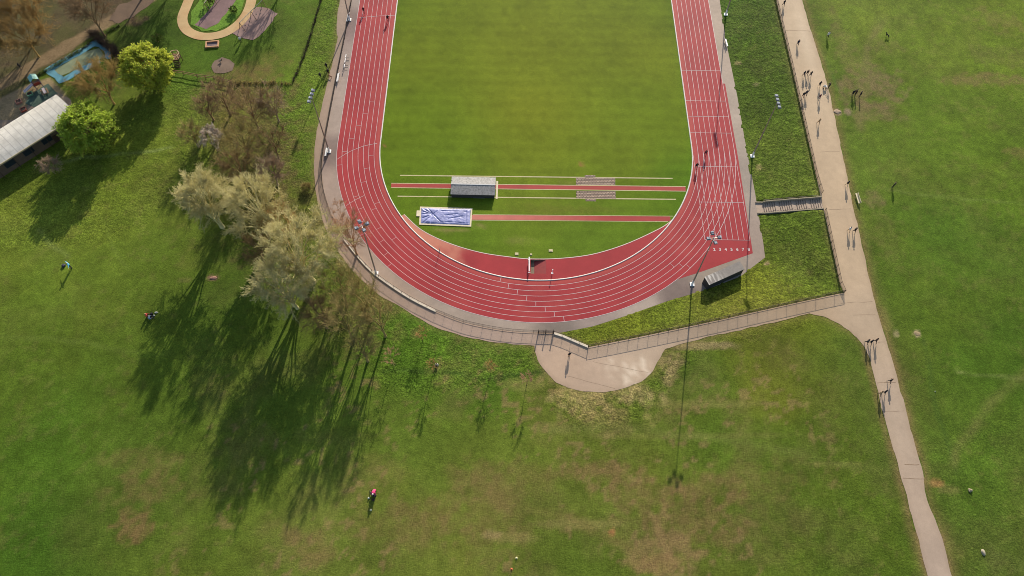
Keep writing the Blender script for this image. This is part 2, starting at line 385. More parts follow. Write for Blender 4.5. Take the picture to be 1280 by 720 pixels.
# ---- the tan footpath with its forecourt, one outline
def dense(pts, step=1.0, jit=0.0, seed=1):
    rng = np.random.default_rng(seed); out = []
    pts = [np.asarray(p, float) for p in pts]
    for a, b in zip(pts, pts[1:]+pts[:1]):
        L = np.linalg.norm(b-a); k = max(1, int(L/step))
        for i in range(k):
            out.append(a+(b-a)*i/k)
    out = np.array(out)
    if jit: out += (np.stack([fbm(out, 1.7, seed, 3), fbm(out, 1.7, seed+5, 3)], 1)-0.5)*2*jit
    return out
def catmull(pts, n=6):
    P = [np.asarray(p, float) for p in pts]; P = [2*P[0]-P[1]]+P+[2*P[-1]-P[-2]]; out = []
    for i in range(1, len(P)-2):
        for k in range(n):
            t = k/n; a, b, c, d = P[i-1:i+3]
            out.append(0.5*((2*b)+(c-a)*t+(2*a-5*b+4*c-d)*t*t+(3*b-a-3*c+d)*t**3))
    out.append(P[-2]); return out
west_out = [zray(*q) for q in [(424.9, 0), (421, 54), (404.9, 120), (398.8, 150), (395, 172), (392.2, 212), (396, 247), (403, 275), (416, 303), (432, 328), (455, 352), (478, 371), (500, 383.5), (530, 402), (565.6, 416), (605, 425.6), (655.6, 431), (668, 432)]]
west_out = [west_out[0]+np.array([2.0, 70])]+west_out
court = [zray(*q) for q in [(668, 432), (671, 445), (676, 457), (688, 471), (700, 480), (720, 487), (745, 489.5), (770, 488), (795, 480), (813, 467), (823, 450), (832, 436)]]
south_low = [zray(*q) for q in [(832, 436), (880, 422.5), (950, 407), (1012, 391.6)]]
main_l = [zray(*q) for q in [(1012, 391.6), (1038, 399), (1058, 411), (1073, 424), (1083, 438), (1091, 465), (1105, 520), (1125, 590), (1140, 645), (1152, 690), (1160, 725), (1168, 770)]]
main_r = [zray(*q) for q in [(1203, 770), (1190, 723), (1175, 665), (1159, 625), (1153, 590), (1141, 545), (1126, 490), (1111, 435), (1098, 395), (1086, 345), (1076, 300), (1067, 260), (1060, 225), (1047, 165), (1035, 110), (1019, 55), (1003, 0)]]
main_r = main_r+[main_r[-1]+np.array([0.0, 90])]
inner_up = [FENCE_E[0]]+FENCE_E[1:]+[zray(900, 400), ray(735, 434, 0), ray(700, 418, 0), ray(692, 416.5, 0), ray(650, 415, 0), ray(620, 411.5, 0), ray(580, 403, 0), ray(545, 389.5, 0), ray(510, 371.5, 0), ray(470, 344, 0), ray(450, 324, 0), ray(430, 299, 0), ray(416, 273, 0), ray(405, 240, 0), ray(402, 215, 0), ray(404, 190, 0), ray(413, 140, 0), ray(425, 78, 0), ray(440, 0, 0)]
inner_up = inner_up+[inner_up[-1]+np.array([0.3, 70])]
# the lower bank of the railing line is clean-cut
hard = []
for a, b in zip(inner_up[:-1], inner_up[1:]):
    k = max(1, int(np.linalg.norm(b-a)/1.2)); hard += [a+(b-a)*i/k for i in range(k)]
hard.append(inner_up[-1])
_soft_open = dense(catmull(west_out)+catmull(court)[1:]+catmull(south_low, 3)[1:]+catmull(main_l)[1:]+catmull(main_r), 0.8, 0.24, 3)
# drop the closing run that dense() adds between last and first point
last = np.array(main_r[-1]); cut = int(np.argmin(((_soft_open-last)**2).sum(1)))
PATHPOLY = np.array(list(_soft_open[:cut+1])+hard)
RAILLINE = np.array(inner_up)

# ---- terrain sheet: fine where the photo looks, running out to the horizon
xs = np.concatenate([[-3500, -1800, -900, -500, -320, -240, -200, -175, -160], np.arange(-152, 148.01, 0.55), [155, 170, 190, 230, 320, 500, 900, 1800, 3500]])
ys = np.concatenate([[-3500, -1800, -900, -500, -300, -200, -150, -125], np.arange(-112, 68.01, 0.55), [75, 85, 100, 120, 150, 200, 300, 500, 900, 1800, 3500]])
XX, YY = np.meshgrid(xs, ys); P = np.stack([XX.ravel(), YY.ravel()], 1)
z = hgt(P)
core = (np.abs(P[:, 0]) < 160) & (np.abs(P[:, 1]) < 130)
dpath = np.full(len(P), 50.0); kk = np.where((P[:, 0] > -62) & (P[:, 0] < 85) & (P[:, 1] < 60) & (P[:, 1] > -112))[0]
dpath[kk] = seg_dist(P[kk], PATHPOLY)
inp = np.zeros(len(P), bool); inp[kk] = inside(P[kk], PATHPOLY)
STAD = np.array([np.array([49.3, 61.0])]+APRON_E[1:]+[np.array([4.4, -48.5])]+[p for p in RAILLINE[::1] if p[0] < 4.4 and p[1] < 60]+[np.array([-47.8, 61.0])])
ins = inside(P, STAD)
c = turf(P)*1.0
c[core] = grass_cols(P[core])
# rough, uncut grass: banks and the meadow by the trees
rgh = np.zeros(len(P))
ib = inside(P, BANKPOLY); rgh[ib] = 1.0
for poly, s in (([(205, 95), (365, 108), (402, 0), (440, -20), (420, 60), (395, 140), (392, 210), (402, 265), (440, 330), (520, 400), (600, 425), (672, 434), (680, 465), (600, 490), (480, 500), (420, 430), (300, 330), (220, 210)], 1.0),
                ([(120, 165), (215, 110), (225, 200), (210, 260), (150, 300), (-20, 320), (-60, 230)], 0.75),
                ([(1150, 560), (1300, 480), (1340, 760), (1220, 760)], 0.45), ([(680, 480), (720, 487), (800, 478), (835, 440), (1010, 394), (1016, 404), (880, 440), (850, 470), (820, 510), (780, 540), (720, 535), (690, 510)], 0.9), ([(930, 720), (1060, 600), (1130, 640), (1160, 740)], 0.3)):
    q = pxpoly(poly); d = seg_dist(P, q); i = inside(P, q)
    rgh = np.maximum(rgh, np.where(i, smooth(0.5+d/5), smooth(0.5-d/5))*s)
rgh = np.where(core, rgh, 0)
tuft = fbm(P, 0.9, 61, 3)
c *= (1+rgh*(0.45*(fbm(P, 1.5, 62, 3)-0.5)))[:, None]
z = z+np.where(core & ~inp & ~ins, 0.04*(fbm(P, 6, 51, 3)-0.5)+rgh*smooth(dpath/0.8)*(0.13*(tuft-0.45)), 0)
# trodden fringe of the path
fr = np.where(inp, 0, np.exp(-(dpath/0.7)**1.3))*np.clip(0.3+1.2*(fbm(P, 2.0, 71, 3)-0.2), 0, 1)
lip = (P[:, 0] > 64)*1.0
fr = np.clip(fr*(0.7+0.5*lip), 0, 1)[:, None]; c = c*(1-fr)+lin_arr((132, 112, 74))*fr
fr2 = (np.where(inp, 0, np.exp(-(dpath/1.6)**2))*lip*0.35)[:, None]; c = c*(1-fr2)+lin_arr((120, 106, 62))*fr2
# woodland litter, its lane and the worn ground of the play yard
d = seg_dist(P, LITTERPOLY); i = inside(P, LITTERPOLY)
w = (np.where(i, smooth(0.5+d/3), smooth(0.5-d/3))*np.clip(0.75+0.6*(fbm(P, 4, 81, 3)-0.4), 0, 1))[:, None]
lc = lin_arr(LITTER)*(0.75+0.6*fbm(P, 2.0, 82, 4))[:, None]; c = c*(1-w)+lc*w; rgh *= 1-w[:, 0]
d = seg_dist(P, WOODPATH, False); w = (smooth((2.3-d)*1.2+1.6*(fbm(P, 3, 83, 3)-0.5))*0.9)[:, None]; c = c*(1-w)+lin_arr((132, 112, 84))*(0.85+0.3*fbm(P, 2, 84, 3))[:, None]*w
d = seg_dist(P, PLAYSAND); i = inside(P, PLAYSAND); w = (np.where(i, smooth(0.6+d), smooth(0.5-d))*0.85)[:, None]; c = c*(1-w)+lin_arr((158, 136, 106))*(0.8+0.4*fbm(P, 1.5, 85, 3))[:, None]*w
# ground is cut away under the arena's own surfaces, the stairs and the paths
z = np.where(ins & (seg_dist(P, STAD) > 0.8), z-0.9, z)
far_oval = inside(P, stadium(RO-0.4)) & ~ins; z = np.where(far_oval, z-0.12, z)
z = np.where(inp & (dpath > 0.6), z-0.10, z)
STX0, STX1 = 51.0, 63.2
_s0 = G(951, 260); _s1 = G(1028, 254)
STDIR = (_s1-_s0)/np.linalg.norm(_s1-_s0); STN = np.array([-STDIR[1], STDIR[0]]); STLEN = float(np.linalg.norm(_s1-_s0)); STW = 2.7
rel = P-_s0; sa = rel@STDIR; sb = rel@STN
z = np.where((sa > -0.9) & (sa < STLEN+0.3) & (np.abs(sb) < STW/2+0.12), z-0.8, z)
nx, ny = len(xs), len(ys)
idx = np.arange(nx*ny).reshape(ny, nx)
F = np.stack([idx[:-1, :-1].ravel(), idx[:-1, 1:].ravel(), idx[1:, 1:].ravel(), idx[1:, :-1].ravel()], 1)
V = np.concatenate([P, z[:, None]], 1)
o = obj('ground', rawmesh('ground', V, F, M_GRASS, None, True, np.concatenate([np.clip(c, 0.004, 0.8), rgh[:, None]], 1))); tag(o, kind='structure')

# ---- draped sheets
def cdt_sheet(name, outer, m, dz, colf, holes=(), step=1.2, zf=None, parent=None, jitter=True):
    outer = [tuple(p) for p in outer]; polys = [outer]+[[tuple(p) for p in h] for h in holes]
    A = np.array(outer); lo, hi = A.min(0), A.max(0)
    gx, gy = np.meshgrid(np.arange(lo[0]+step/2, hi[0], step), np.arange(lo[1]+step/2, hi[1], step))
    Pn = np.stack([gx.ravel(), gy.ravel()], 1)
    k = inside(Pn, A); k &= seg_dist(Pn, A) > step*0.35
    for h in holes:
        H = np.array(h); k &= ~inside(Pn, H); k &= seg_dist(Pn, H) > step*0.35
    Pn = Pn[k]
    verts = []; edges = []
    for pl in polys:
        b = len(verts); verts += [Vector(p) for p in pl]; n = len(pl)
        edges += [(b+i, b+(i+1) % n) for i in range(n)]
    verts += [Vector(p) for p in Pn]
    r = geometry.delaunay_2d_cdt(verts, edges, [], 0, 1e-5)
    v2 = np.array([tuple(v) for v in r[0]]); f = np.array([t for t in r[2] if len(t) == 3])
    cen = v2[f].mean(1); k = inside(cen, A)
    for h in holes: k &= ~inside(cen, np.array(h))
    f = f[k]
    a, b_, c_ = v2[f[:, 0]], v2[f[:, 1]], v2[f[:, 2]]
    cr = (b_[:, 0]-a[:, 0])*(c_[:, 1]-a[:, 1])-(b_[:, 1]-a[:, 1])*(c_[:, 0]-a[:, 0])
    f[cr < 0] = f[cr < 0][:, ::-1]
    zz = (hgt(v2) if zf is None else zf(v2))+dz
    me = rawmesh(name, np.concatenate([v2, zz[:, None]], 1), f, m, None, True, np.clip(colf(v2), 0.004, 0.85))
    return obj(name, me, parent)
def zero(P): return np.zeros(len(P))

PCP = [(1000, 30, 192, 168, 140), (1020, 120, 194, 169, 139), (1040, 200, 193, 167, 137), (1065, 320, 192, 166, 136), (1080, 400, 182, 159, 134), (1120, 520, 179, 157, 136), (1155, 640, 179, 156, 136), (1175, 710, 178, 156, 138),
       (1010, 385, 184, 156, 126), (900, 412, 172, 148, 124), (750, 465, 184, 158, 136), (790, 462, 190, 166, 142), (700, 450, 184, 156, 132), (640, 420, 184, 158, 142), (560, 405, 180, 154, 138), (500, 375, 172, 146, 128), (440, 320, 168, 142, 122), (400, 230, 160, 136, 118), (410, 130, 166, 142, 124), (430, 30, 160, 138, 122)]
PPP = np.array([zray(q[0], q[1]) for q in PCP]); PPC = lin_arr([q[2:] for q in PCP])*np.array([0.98, 1.0, 0.99])
def pathcol(Q):
    out = np.zeros((len(Q), 3)); ws = np.zeros(len(Q))
    for p, cc in zip(PPP, PPC):
        w = 1/((Q[:, 0]-p[0])**2+(Q[:, 1]-p[1])**2+40)**1.6; out += w[:, None]*cc; ws += w
    out = out/ws[:, None]
    out *= (0.90+0.20*fbm(Q, 5, 91, 3)-0.12*(fbm(Q, 1.2, 92, 3)-0.5))[:, None]
    pale = zray(790, 463); dd = np.sqrt(((Q[:, 0]-pale[0])/3.6)**2+((Q[:, 1]-pale[1])/3.0)**2)
    w = (smooth((1.0-dd)*1.2+4.0*(fbm(Q, 0.9, 93, 3)-0.5))*0.7)[:, None]; out = out*(1-w)+lin_arr((226, 208, 184))*w
    pale = zray(1000, 45); w = (np.exp(-(((Q[:, 0]-pale[0]-1.0)/1.3)**2+((Q[:, 1]-pale[1]+1)/12)**2))*0.35)[:, None]; out = out*(1-w)+lin_arr((222, 202, 174))*w
    e = seg_dist(Q, PATHPOLY); w = (np.exp(-(e/0.5)**2)*0.4*fbm(Q, 1.5, 94, 3))[:, None]; out = out*(1-w)+lin_arr((140, 118, 88))*w
    return out
o = cdt_sheet('footpath', PATHPOLY, M_PATH, 0.035, pathcol, step=0.9); tag(o, kind='structure')

# ================================================================== ATHLETICS TRACK
arr = lambda *t: np.array(t, float)
AP = [(900, 60, 176, 158, 140), (918, 130, 172, 156, 140), (940, 230, 160, 146, 132), (950, 300, 158, 140, 126), (900, 345, 150, 138, 124), (850, 372, 120, 104, 96), (800, 388, 168, 152, 138), (750, 400, 150, 134, 124), (690, 410, 128, 116, 106), (650, 409, 164, 148, 134), (560, 385, 160, 144, 130),
      (500, 350, 160, 140, 124), (450, 300, 158, 138, 122), (412, 230, 162, 142, 128), (415, 190, 126, 108, 100), (420, 150, 168, 150, 136), (435, 80, 164, 146, 134), (447, 25, 130, 110, 104), (452, 0, 160, 144, 132)]
APP = np.array([ray(q[0], q[1], 0) for q in AP]); APC = lin_arr([q[2:] for q in AP])
def aproncol(Q):
    out = np.zeros((len(Q), 3)); ws = np.zeros(len(Q))
    for p, cc in zip(APP, APC):
        w = 1/((Q[:, 0]-p[0])**2+(Q[:, 1]-p[1])**2+6)**2.0; out += w[:, None]*cc; ws += w
    out = out/ws[:, None]; return out*(0.86+0.28*fbm(Q, 3, 95, 4))[:, None]
west_in = [p for p in RAILLINE if p[0] < 4.4 and p[1] < 60]
ap_out = [p for p in APRON_E[1:]]+[p for p in west_in]
ap_out = np.array([arr(49.4, 62)]+ap_out+[arr(-48.2, 62)])
ap_in = [(RO-0.6)*np.array([math.cos(a), math.sin(a)]) for a in np.linspace(2*PI, PI, 60)]
ap_ring = np.concatenate([ap_out, np.array([arr(-(RO-0.6), 62)]), np.array(ap_in)[::-1], np.array([arr(RO-0.6, 62)])])
o = cdt_sheet('track_apron', dense(ap_ring, 1.5), M_APRON, 0.012, aproncol, zf=zero, step=1.2); tag(o, kind='structure')

# running surface, lane by lane (lane one is worn paler), south half and both straights as far as the picture plus the far bend
def track_line(r, n=90):
    a = np.linspace(PI, 2*PI, n); s = np.stack([r*np.cos(a), r*np.sin(a)], 1)
    e = np.linspace(0, SL, 40)[1:-1]; east = np.stack([np.full_like(e, r), e], 1)
    a2 = np.linspace(0, PI, n); nn = np.stack([r*np.cos(a2), SL+r*np.sin(a2)], 1)
    west = np.stack([np.full_like(e, -r), e[::-1]], 1)
    return np.concatenate([s, east, nn, west])
rad = np.array([RI+0.05, RI+0.5, RI+LANE-0.1, RI+LANE+0.15]+[RI+LANE*k for k in np.arange(1.5, NL+0.01, 0.5)]); rad[-1] = RO
rings = [track_line(r) for r in rad]; nr, npnt = len(rad), len(rings[0])
TV = np.concatenate(rings); fi = []
for k in range(nr-1):
    i = np.arange(npnt); j = (i+1) % npnt
    fi.append(np.stack([k*npnt+i, (k+1)*npnt+i, (k+1)*npnt+j, k*npnt+j], 1))
fi = np.concatenate(fi)
RED = lin_arr((158, 50, 54)); REDL = lin_arr((174, 76, 70)); REDP = lin_arr((206, 142, 116))
def redcol(Q, lane1=True):
    c = np.repeat(RED[None], len(Q), 0)*(0.80+0.40*fbm(Q, 7, 101, 5))[:, None]
    if lane1:
        r = np.where(Q[:, 1] < 0, np.hypot(Q[:, 0], Q[:, 1]), np.abs(Q[:, 0]))-RI
        w = np.clip(1.0-np.abs(r-0.5)/0.9, 0, 1)[:, None]*0.8; c = c*(1-w)+REDL*w
        w = (smooth((fbm(Q, 3.5, 103, 4)-0.5)*5)*0.3)[:, None]; c = c*(1-w)+REDL*w
    return c
o = obj('running_track', rawmesh('running_track', np.concatenate([TV, np.full((len(TV), 1), 0.024)], 1), fi, M_TRACK, None, False, redcol(TV))); tag(o, kind='structure'); TRACK = o
# sprint chute in the corner of the south bend
cor = ray(941, 316.6, 0); tq = ray(848, 356.5, 0); ta = math.atan2(tq[1], tq[0])
ta = ta if ta > 0 else ta+2*PI
chute = [arr(RO+0.55, 20), arr(RO+0.55, 8), arr(RO+0.55, -4), cor]+[cor+(np.array([RO*math.cos(ta), RO*math.sin(ta)])-cor)*t for t in (0.33, 0.66)]
chute += [np.array([(RO-0.25)*math.cos(a), (RO-0.25)*math.sin(a)]) for a in np.linspace(ta, 2*PI, 24)]+[arr(RO-0.25, 20)]
o = cdt_sheet('sprint_chute', chute, M_TRACK, 0.019, lambda Q: redcol(Q, False), zf=zero, step=1.5); tag(o, kind='structure')
# inner red fan of the steeplechase water jump, with the pit left open
darc = catmull([ray(*q, 0) for q in [(505, 268), (527, 287.5), (560, 303.5), (600, 315.5), (640, 321.6), (664, 323.7), (700, 323), (740, 318), (780, 306), (815, 290.5), (836, 278.5), (852, 262)]], 5)
darc = [q for q in darc if np.hypot(*q) < RI-0.05]
a0, a1 = math.atan2(darc[0][1], darc[0][0]), math.atan2(darc[-1][1], darc[-1][0])
a0 = a0 if a0 > 0 else a0+2*PI; a1 = a1 if a1 > 0 else a1+2*PI
fan = np.array(darc+[np.array([(RI-0.12)*math.cos(a), (RI-0.12)*math.sin(a)]) for a in np.linspace(a1, a0, 60)])
pw = ray(663.2, 324.6, 0); pe = ray(682.5, 324.9, 0); ps = ray(663.4, 342, 0)
PIT = np.array([[pw[0], ps[1]], [pe[0], ps[1]], [pe[0], pw[1]], [pw[0], pw[1]]])
def fancol(Q):
    c = redcol(Q, False); q = ray(548, 300, 0)
    w = (smooth((14.5-np.hypot(Q[:, 0]-q[0]+4, Q[:, 1]-q[1]-3))/8+1.1*(fbm(Q, 2.2, 107, 3)-0.5))*0.75)[:, None]
    return c*(1-w)+REDP*w
o = cdt_sheet('steeplechase_fan', fan, M_TRACK, 0.014, fancol, [PIT], zf=zero, step=0.8); tag(o, kind='structure')

# infield turf
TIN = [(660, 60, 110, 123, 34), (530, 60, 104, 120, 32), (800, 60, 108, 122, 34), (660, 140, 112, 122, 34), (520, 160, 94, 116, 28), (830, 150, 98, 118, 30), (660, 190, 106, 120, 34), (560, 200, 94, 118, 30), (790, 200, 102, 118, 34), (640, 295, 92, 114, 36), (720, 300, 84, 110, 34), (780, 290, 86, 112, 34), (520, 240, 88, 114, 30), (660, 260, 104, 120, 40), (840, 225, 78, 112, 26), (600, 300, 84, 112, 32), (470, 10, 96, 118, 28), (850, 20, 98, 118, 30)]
TIP = np.array([ray(q[0], q[1], 0) for q in TIN]); TIC = lin_arr([q[2:] for q in TIN])*np.array([1.16, 1.11, 0.80])*(1-0.20*np.clip((300-np.array([t[1] for t in TIN]))/300, 0, 1))[:, None]  # far infield colour lowered to counter the glare of the low sun
SANDPX = [(525, 258.5), (590.5, 260.5), (589, 283.5), (524, 281)]
def incol(Q):
    out = np.zeros((len(Q), 3)); ws = np.zeros(len(Q))
    for p, cc in zip(TIP, TIC):
        w = 1/((Q[:, 0]-p[0])**2+(Q[:, 1]-p[1])**2+50)**1.6; out += w[:, None]*cc; ws += w
    c = out/ws[:, None]
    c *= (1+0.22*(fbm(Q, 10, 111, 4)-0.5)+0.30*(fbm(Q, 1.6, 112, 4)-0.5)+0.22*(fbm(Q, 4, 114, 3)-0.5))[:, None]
    c *= (1+0.045*np.sin(Q[:, 1]*2*PI/3.4+1.2*fbm(Q, 20, 113, 2)))[:, None]
    for (u, v, du, dv, col, st) in [(558, 288, 26, 3, STRAW, .7), (600, 282, 10, 4, STRAW, .6), (727, 206, 5, 4, ORANGE, .75), (481, 181, 2, 2, ORANGE, .7), (650, 300, 20, 6, STRAW, .3), (735, 228, 40, 4, STRAW, .3), (700, 262, 80, 8, (116, 112, 48), .35)]:
        p = ray(u, v, 0); rx = abs(ray(u+du, v, 0)[0]-p[0]); ry = abs(ray(u, v-dv, 0)[1]-p[1])
        d = np.sqrt(((Q[:, 0]-p[0])/rx)**2+((Q[:, 1]-p[1])/ry)**2); w = (smooth((1.2-d)+1.4*(fbm(Q, 0.9, 117, 3)-0.5))*st)[:, None]
        c = c*(1-w)+lin_arr(col)*w
    e = RI-np.where(Q[:, 1] < 0, np.hypot(Q[:, 0], Q[:, 1]), np.abs(Q[:, 0]))
    w = (np.exp(-(e/1.3)**2)*0.35)[:, None]; c = c*(1-w)+c*np.array([0.75, 0.98, 0.7])*w
    return c
inp_out = [np.array([(RI-0.1)*math.cos(a), (RI-0.1)*math.sin(a)]) for a in np.linspace(PI, 2*PI, 80)]+[arr(RI-0.1, 30), arr(RI-0.1, SL+30), arr(-RI+0.1, SL+30), arr(-RI+0.1, 30)]
sp = np.array([ray(*q, 0) for q in SANDPX])
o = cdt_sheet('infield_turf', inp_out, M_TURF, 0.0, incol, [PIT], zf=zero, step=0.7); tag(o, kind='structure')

# construction joints and an old repair edge across the paths
rbv, rbf, rbn = [], [], 0
def joint(p0, p1, w):
    global rbn
    A, B = zray(*p0), zray(*p1); n = 12; pts = A+(B-A)*np.linspace(0.02, 0.98, n)[:, None]; pts = pts+(np.stack([fbm(pts, 1.3, 7, 2), fbm(pts, 1.3, 8, 2)], 1)-0.5)*0.25
    t = (B-A)/np.linalg.norm(B-A); s = np.array([-t[1], t[0]])*w/2; zz = (hgt(pts)+0.041)[:, None]
    rbv.append(np.concatenate([np.concatenate([pts-s, zz], 1), np.concatenate([pts+s, zz], 1)])); i = np.arange(n-1); rbf.append(np.stack([i, i+1, n+i+1, n+i], 1)+rbn); rbn += 2*n
for j in [((980, 38), (1013, 39), .12), ((1066, 394), (1095, 393.5), .10), ((1050, 379), (1092, 377), .07), ((1096, 479), (1120, 478), .10), ((1103, 515), (1130, 514), .06), ((1130, 581), (1149, 581), .14), ((1128, 598), (1156, 599), .10), ((1097, 428), (1106, 427.5), .08), ((1024, 190), (1050, 189), .06), ((1035, 262), (1065, 261), .07), ((708, 470), (770, 486), .07), ((740, 452), (812, 466), .05)]: joint(*j)
o2 = obj('path_joints', rawmesh('path_joints', np.concatenate(rbv), np.concatenate(rbf), mat('joint_dirt', C(142, 120, 96), 0.9, 0.25, 2)), None); tag(o2, kind='structure')

# ---- painted marks (children of the track)
LW = 0.075
def ribbon(pts, w, z, closed=False):
    """flat strip along a plan polyline -> verts, quads"""
    p = np.asarray(pts, float); n = len(p)
    if closed: t = np.roll(p, -1, 0)-np.roll(p, 1, 0)
    else: t = np.gradient(p, axis=0)
    t /= np.linalg.norm(t, axis=1)[:, None]+1e-9; s = np.stack([-t[:, 1], t[:, 0]], 1)*w/2
    zz = np.full((n, 1), z) if np.isscalar(z) else np.asarray(z, float).reshape(-1, 1)
    v = np.concatenate([np.concatenate([p-s, zz], 1), np.concatenate([p+s, zz], 1)])
    i = np.arange(n if closed else n-1); j = (i+1) % n
    return v, np.stack([i, j, n+j, n+i], 1)
class RB:
    def __init__(s): s.v = []; s.f = []; s.n = 0
    def add(s, pts, w, z, closed=False):
        v, f = ribbon(pts, w, z, closed); s.v.append(v); s.f.append(f+s.n); s.n += len(v)
    def build(s, name, m, parent=None): return obj(name, rawmesh(name, np.concatenate(s.v), np.concatenate(s.f), m), parent)
rb = RB()
for k in range(1, NL+1):
    rb.add(track_line(RI+k*LANE), LW if k < NL else LW*1.2, 0.031, True)
rb.build('lane_lines', M_LINE, TRACK)
rb = RB()
def lane_of(q):
    r = np.hypot(*q) if q[1] < 0 else abs(q[0]); return max(0, min(NL-1, int((r-RI)/LANE)))
def tick(u, v, lane=None, w=LW):
    q = ray(u, v, 0); k = lane_of(q) if lane is None else lane
    r0, r1 = RI+k*LANE+0.06, RI+(k+1)*LANE-0.06
    if q[1] < 0:
        d = q/np.hypot(*q); rb.add([d*r0, d*r1], w, 0.036)
    else:
        sg = math.copysign(1, q[0]); rb.add([(sg*r0, q[1]), (sg*r1, q[1])], w, 0.036)
for i, q in enumerate([(625.6, 349.7), (635.6, 357.5), (646.6, 365.6), (658.4, 372.7), (669.8, 379.8), (681.5, 387), (693, 393.2), (704.8, 398.5)]): tick(*q, lane=i)
for q in [(466, 127.5), (457.8, 142.3), (448.4, 156.8), (439.5, 173.4), (431.6, 189.4), (423.9, 206.4), (464, 194.2), (458.7, 210.4), (452.5, 228), (447, 245), (452, 260.3), (474, 252.8), (453.5, 277), (475, 284.7), (453, 293), (478.5, 300.6), (482.5, 317.5), (488, 330.6), (839, 330.6), (850.6, 331), (859.5, 332.2), (466, 262), (490, 300)]: tick(*q, w=LW*0.7)
def trackpx(pts, w=LW): rb.add([ray(*q, 0) for q in pts], w, 0.041)
trackpx([(421.5, 199.2), (427, 195.6), (434, 191.2), (441, 187.9), (448, 185), (455, 182.6), (462, 180.9), (471.5, 179.3)])
trackpx([(432.5, 257.5), (439, 253), (446, 249), (455, 244.6)])
trackpx([(448.5, 22.4), (460, 21.2), (475, 20), (494, 19.4)])
for y in (88.2, 126, 145.5, 166): 
    a = ray(870, y, 0)[1]; rb.add([(RI+0.1, a), (RO-0.05, a)], LW, 0.041)
a = ray(893, 208.3, 0)[1]; rb.add([(RI+0.8, a), (RO-0.05, a)], LW, 0.041)
rb.add([(RI-0.05, -15.8), (RO, -15.8)], LW, 0.041); rb.add([(RI-0.05, -25.75), (RO+0.05, -25.75)], LW, 0.041)
for k in range(NL+1): rb.add([(RI-0.02+k*(RO-RI)/NL, 0), (RI-0.02+k*(RO-RI)/NL, -25.7)], LW, 0.046)
rb.build('start_and_relay_marks', M_LINE, TRACK)
# white raised kerb on the inside edge, fan border
rb = RB(); rb.add([q for q in darc], 0.16, 0.032); rb.build('fan_border_line', mat('faded_line_paint', (0.6, 0.46, 0.42), 0.6, 0.1, 2), TRACK)
kv = track_line(RI-0.08); v0, f0 = ribbon(kv, 0.25, 0.085, True); v1, f1 = ribbon(kv, 0.29, 0.0, True); n = len(kv)
i = np.arange(n); j = (i+1) % n
side = np.concatenate([np.stack([2*n+i, 2*n+j, j, i], 1), np.stack([n+i, n+j, 3*n+j, 3*n+i], 1)])
obj('kerb', rawmesh('kerb', np.concatenate([v0, v1]), np.concatenate([f0, side]), mat('kerb_white', (0.58, 0.52, 0.47), 0.6, 0.12, 1.2)), TRACK)
# lane numbers painted in the chute
for k in range(8):
    fc = bpy.data.curves.new('n', 'FONT'); fc.body = str(k+1); fc.size = 0.95; fc.align_x = 'CENTER'; fc.align_y = 'CENTER'; fc.offset = 0.03
    fo = bpy.data.objects.new('n', fc); COL.objects.link(fo)
    me = bpy.data.meshes.new_from_object(fo.evaluated_get(bpy.context.evaluated_depsgraph_get())); bpy.data.objects.remove(fo)
    me.name = 'lane_number'; me.materials.clear(); me.materials.append(M_LINE)
    q = ray(885.7+k*7.17, 312, 0); o = obj('lane_number', me, TRACK, (q[0], q[1], 0.034))

# ---- runways on the infield, pale edging boards, paved pad
def strip_px(name, a0, a1, w, z, m, colf=None, parent=None, kind=None):
    A, B = ray(*a0, 0), ray(*a1, 0); n = max(2, int(np.linalg.norm(B-A)/0.6)); pts = A+(B-A)*np.linspace(0, 1, n)[:, None]
    v, f = ribbon(pts, w, z); o = obj(name, rawmesh(name, v, f, m, None, False, None if colf is None else np.clip(colf(v[:, :2]), 0.004, 0.85)), parent)
    if kind: tag(o, kind=kind)
    return o
M_EDGE = mat('cream_edging', C(196, 184, 140), 0.8, 0.14, 1.0)
rw = strip_px('jump_runway', (489, 231.6), (857, 236.2), 1.2, 0.008, M_TRACK, lambda Q: lin_arr((164, 66, 60))*(0.9+0.2*fbm(Q, 4, 121, 3))[:, None], kind='structure')
strip_px('runway_edging', (489, 229), (857, 233.2), 0.17, 0.012, M_EDGE, parent=rw); strip_px('runway_edging', (489, 234.5), (857, 239), 0.17, 0.012, M_EDGE, parent=rw)
strip_px('outer_edging', (500, 219.2), (841, 223), 0.26, 0.012, M_EDGE, parent=rw); strip_px('outer_edging', (497, 245.3), (845, 249.2), 0.26, 0.012, M_EDGE, parent=rw)
def pinkfade(Q):
    a, b = ray(590, 272, 0), ray(840, 273.5, 0); t = np.clip((Q[:, 0]-a[0])/(b[0]-a[0])*1.5, 0, 1)[:, None]
    return (lin_arr((200, 124, 108))*(1-t)+lin_arr((164, 62, 60))*t)*(0.92+0.16*fbm(Q, 3, 123, 3))[:, None]
rw2 = strip_px('sandpit_runway', (589, 271.6), (838, 273.6), 1.25, 0.008, M_TRACK, pinkfade, kind='structure')
strip_px('runway_edging', (591, 268.3), (842, 270.2), 0.13, 0.012, M_EDGE, parent=rw2); strip_px('runway_edging', (589, 275.2), (835, 277), 0.13, 0.012, M_EDGE, parent=rw2)
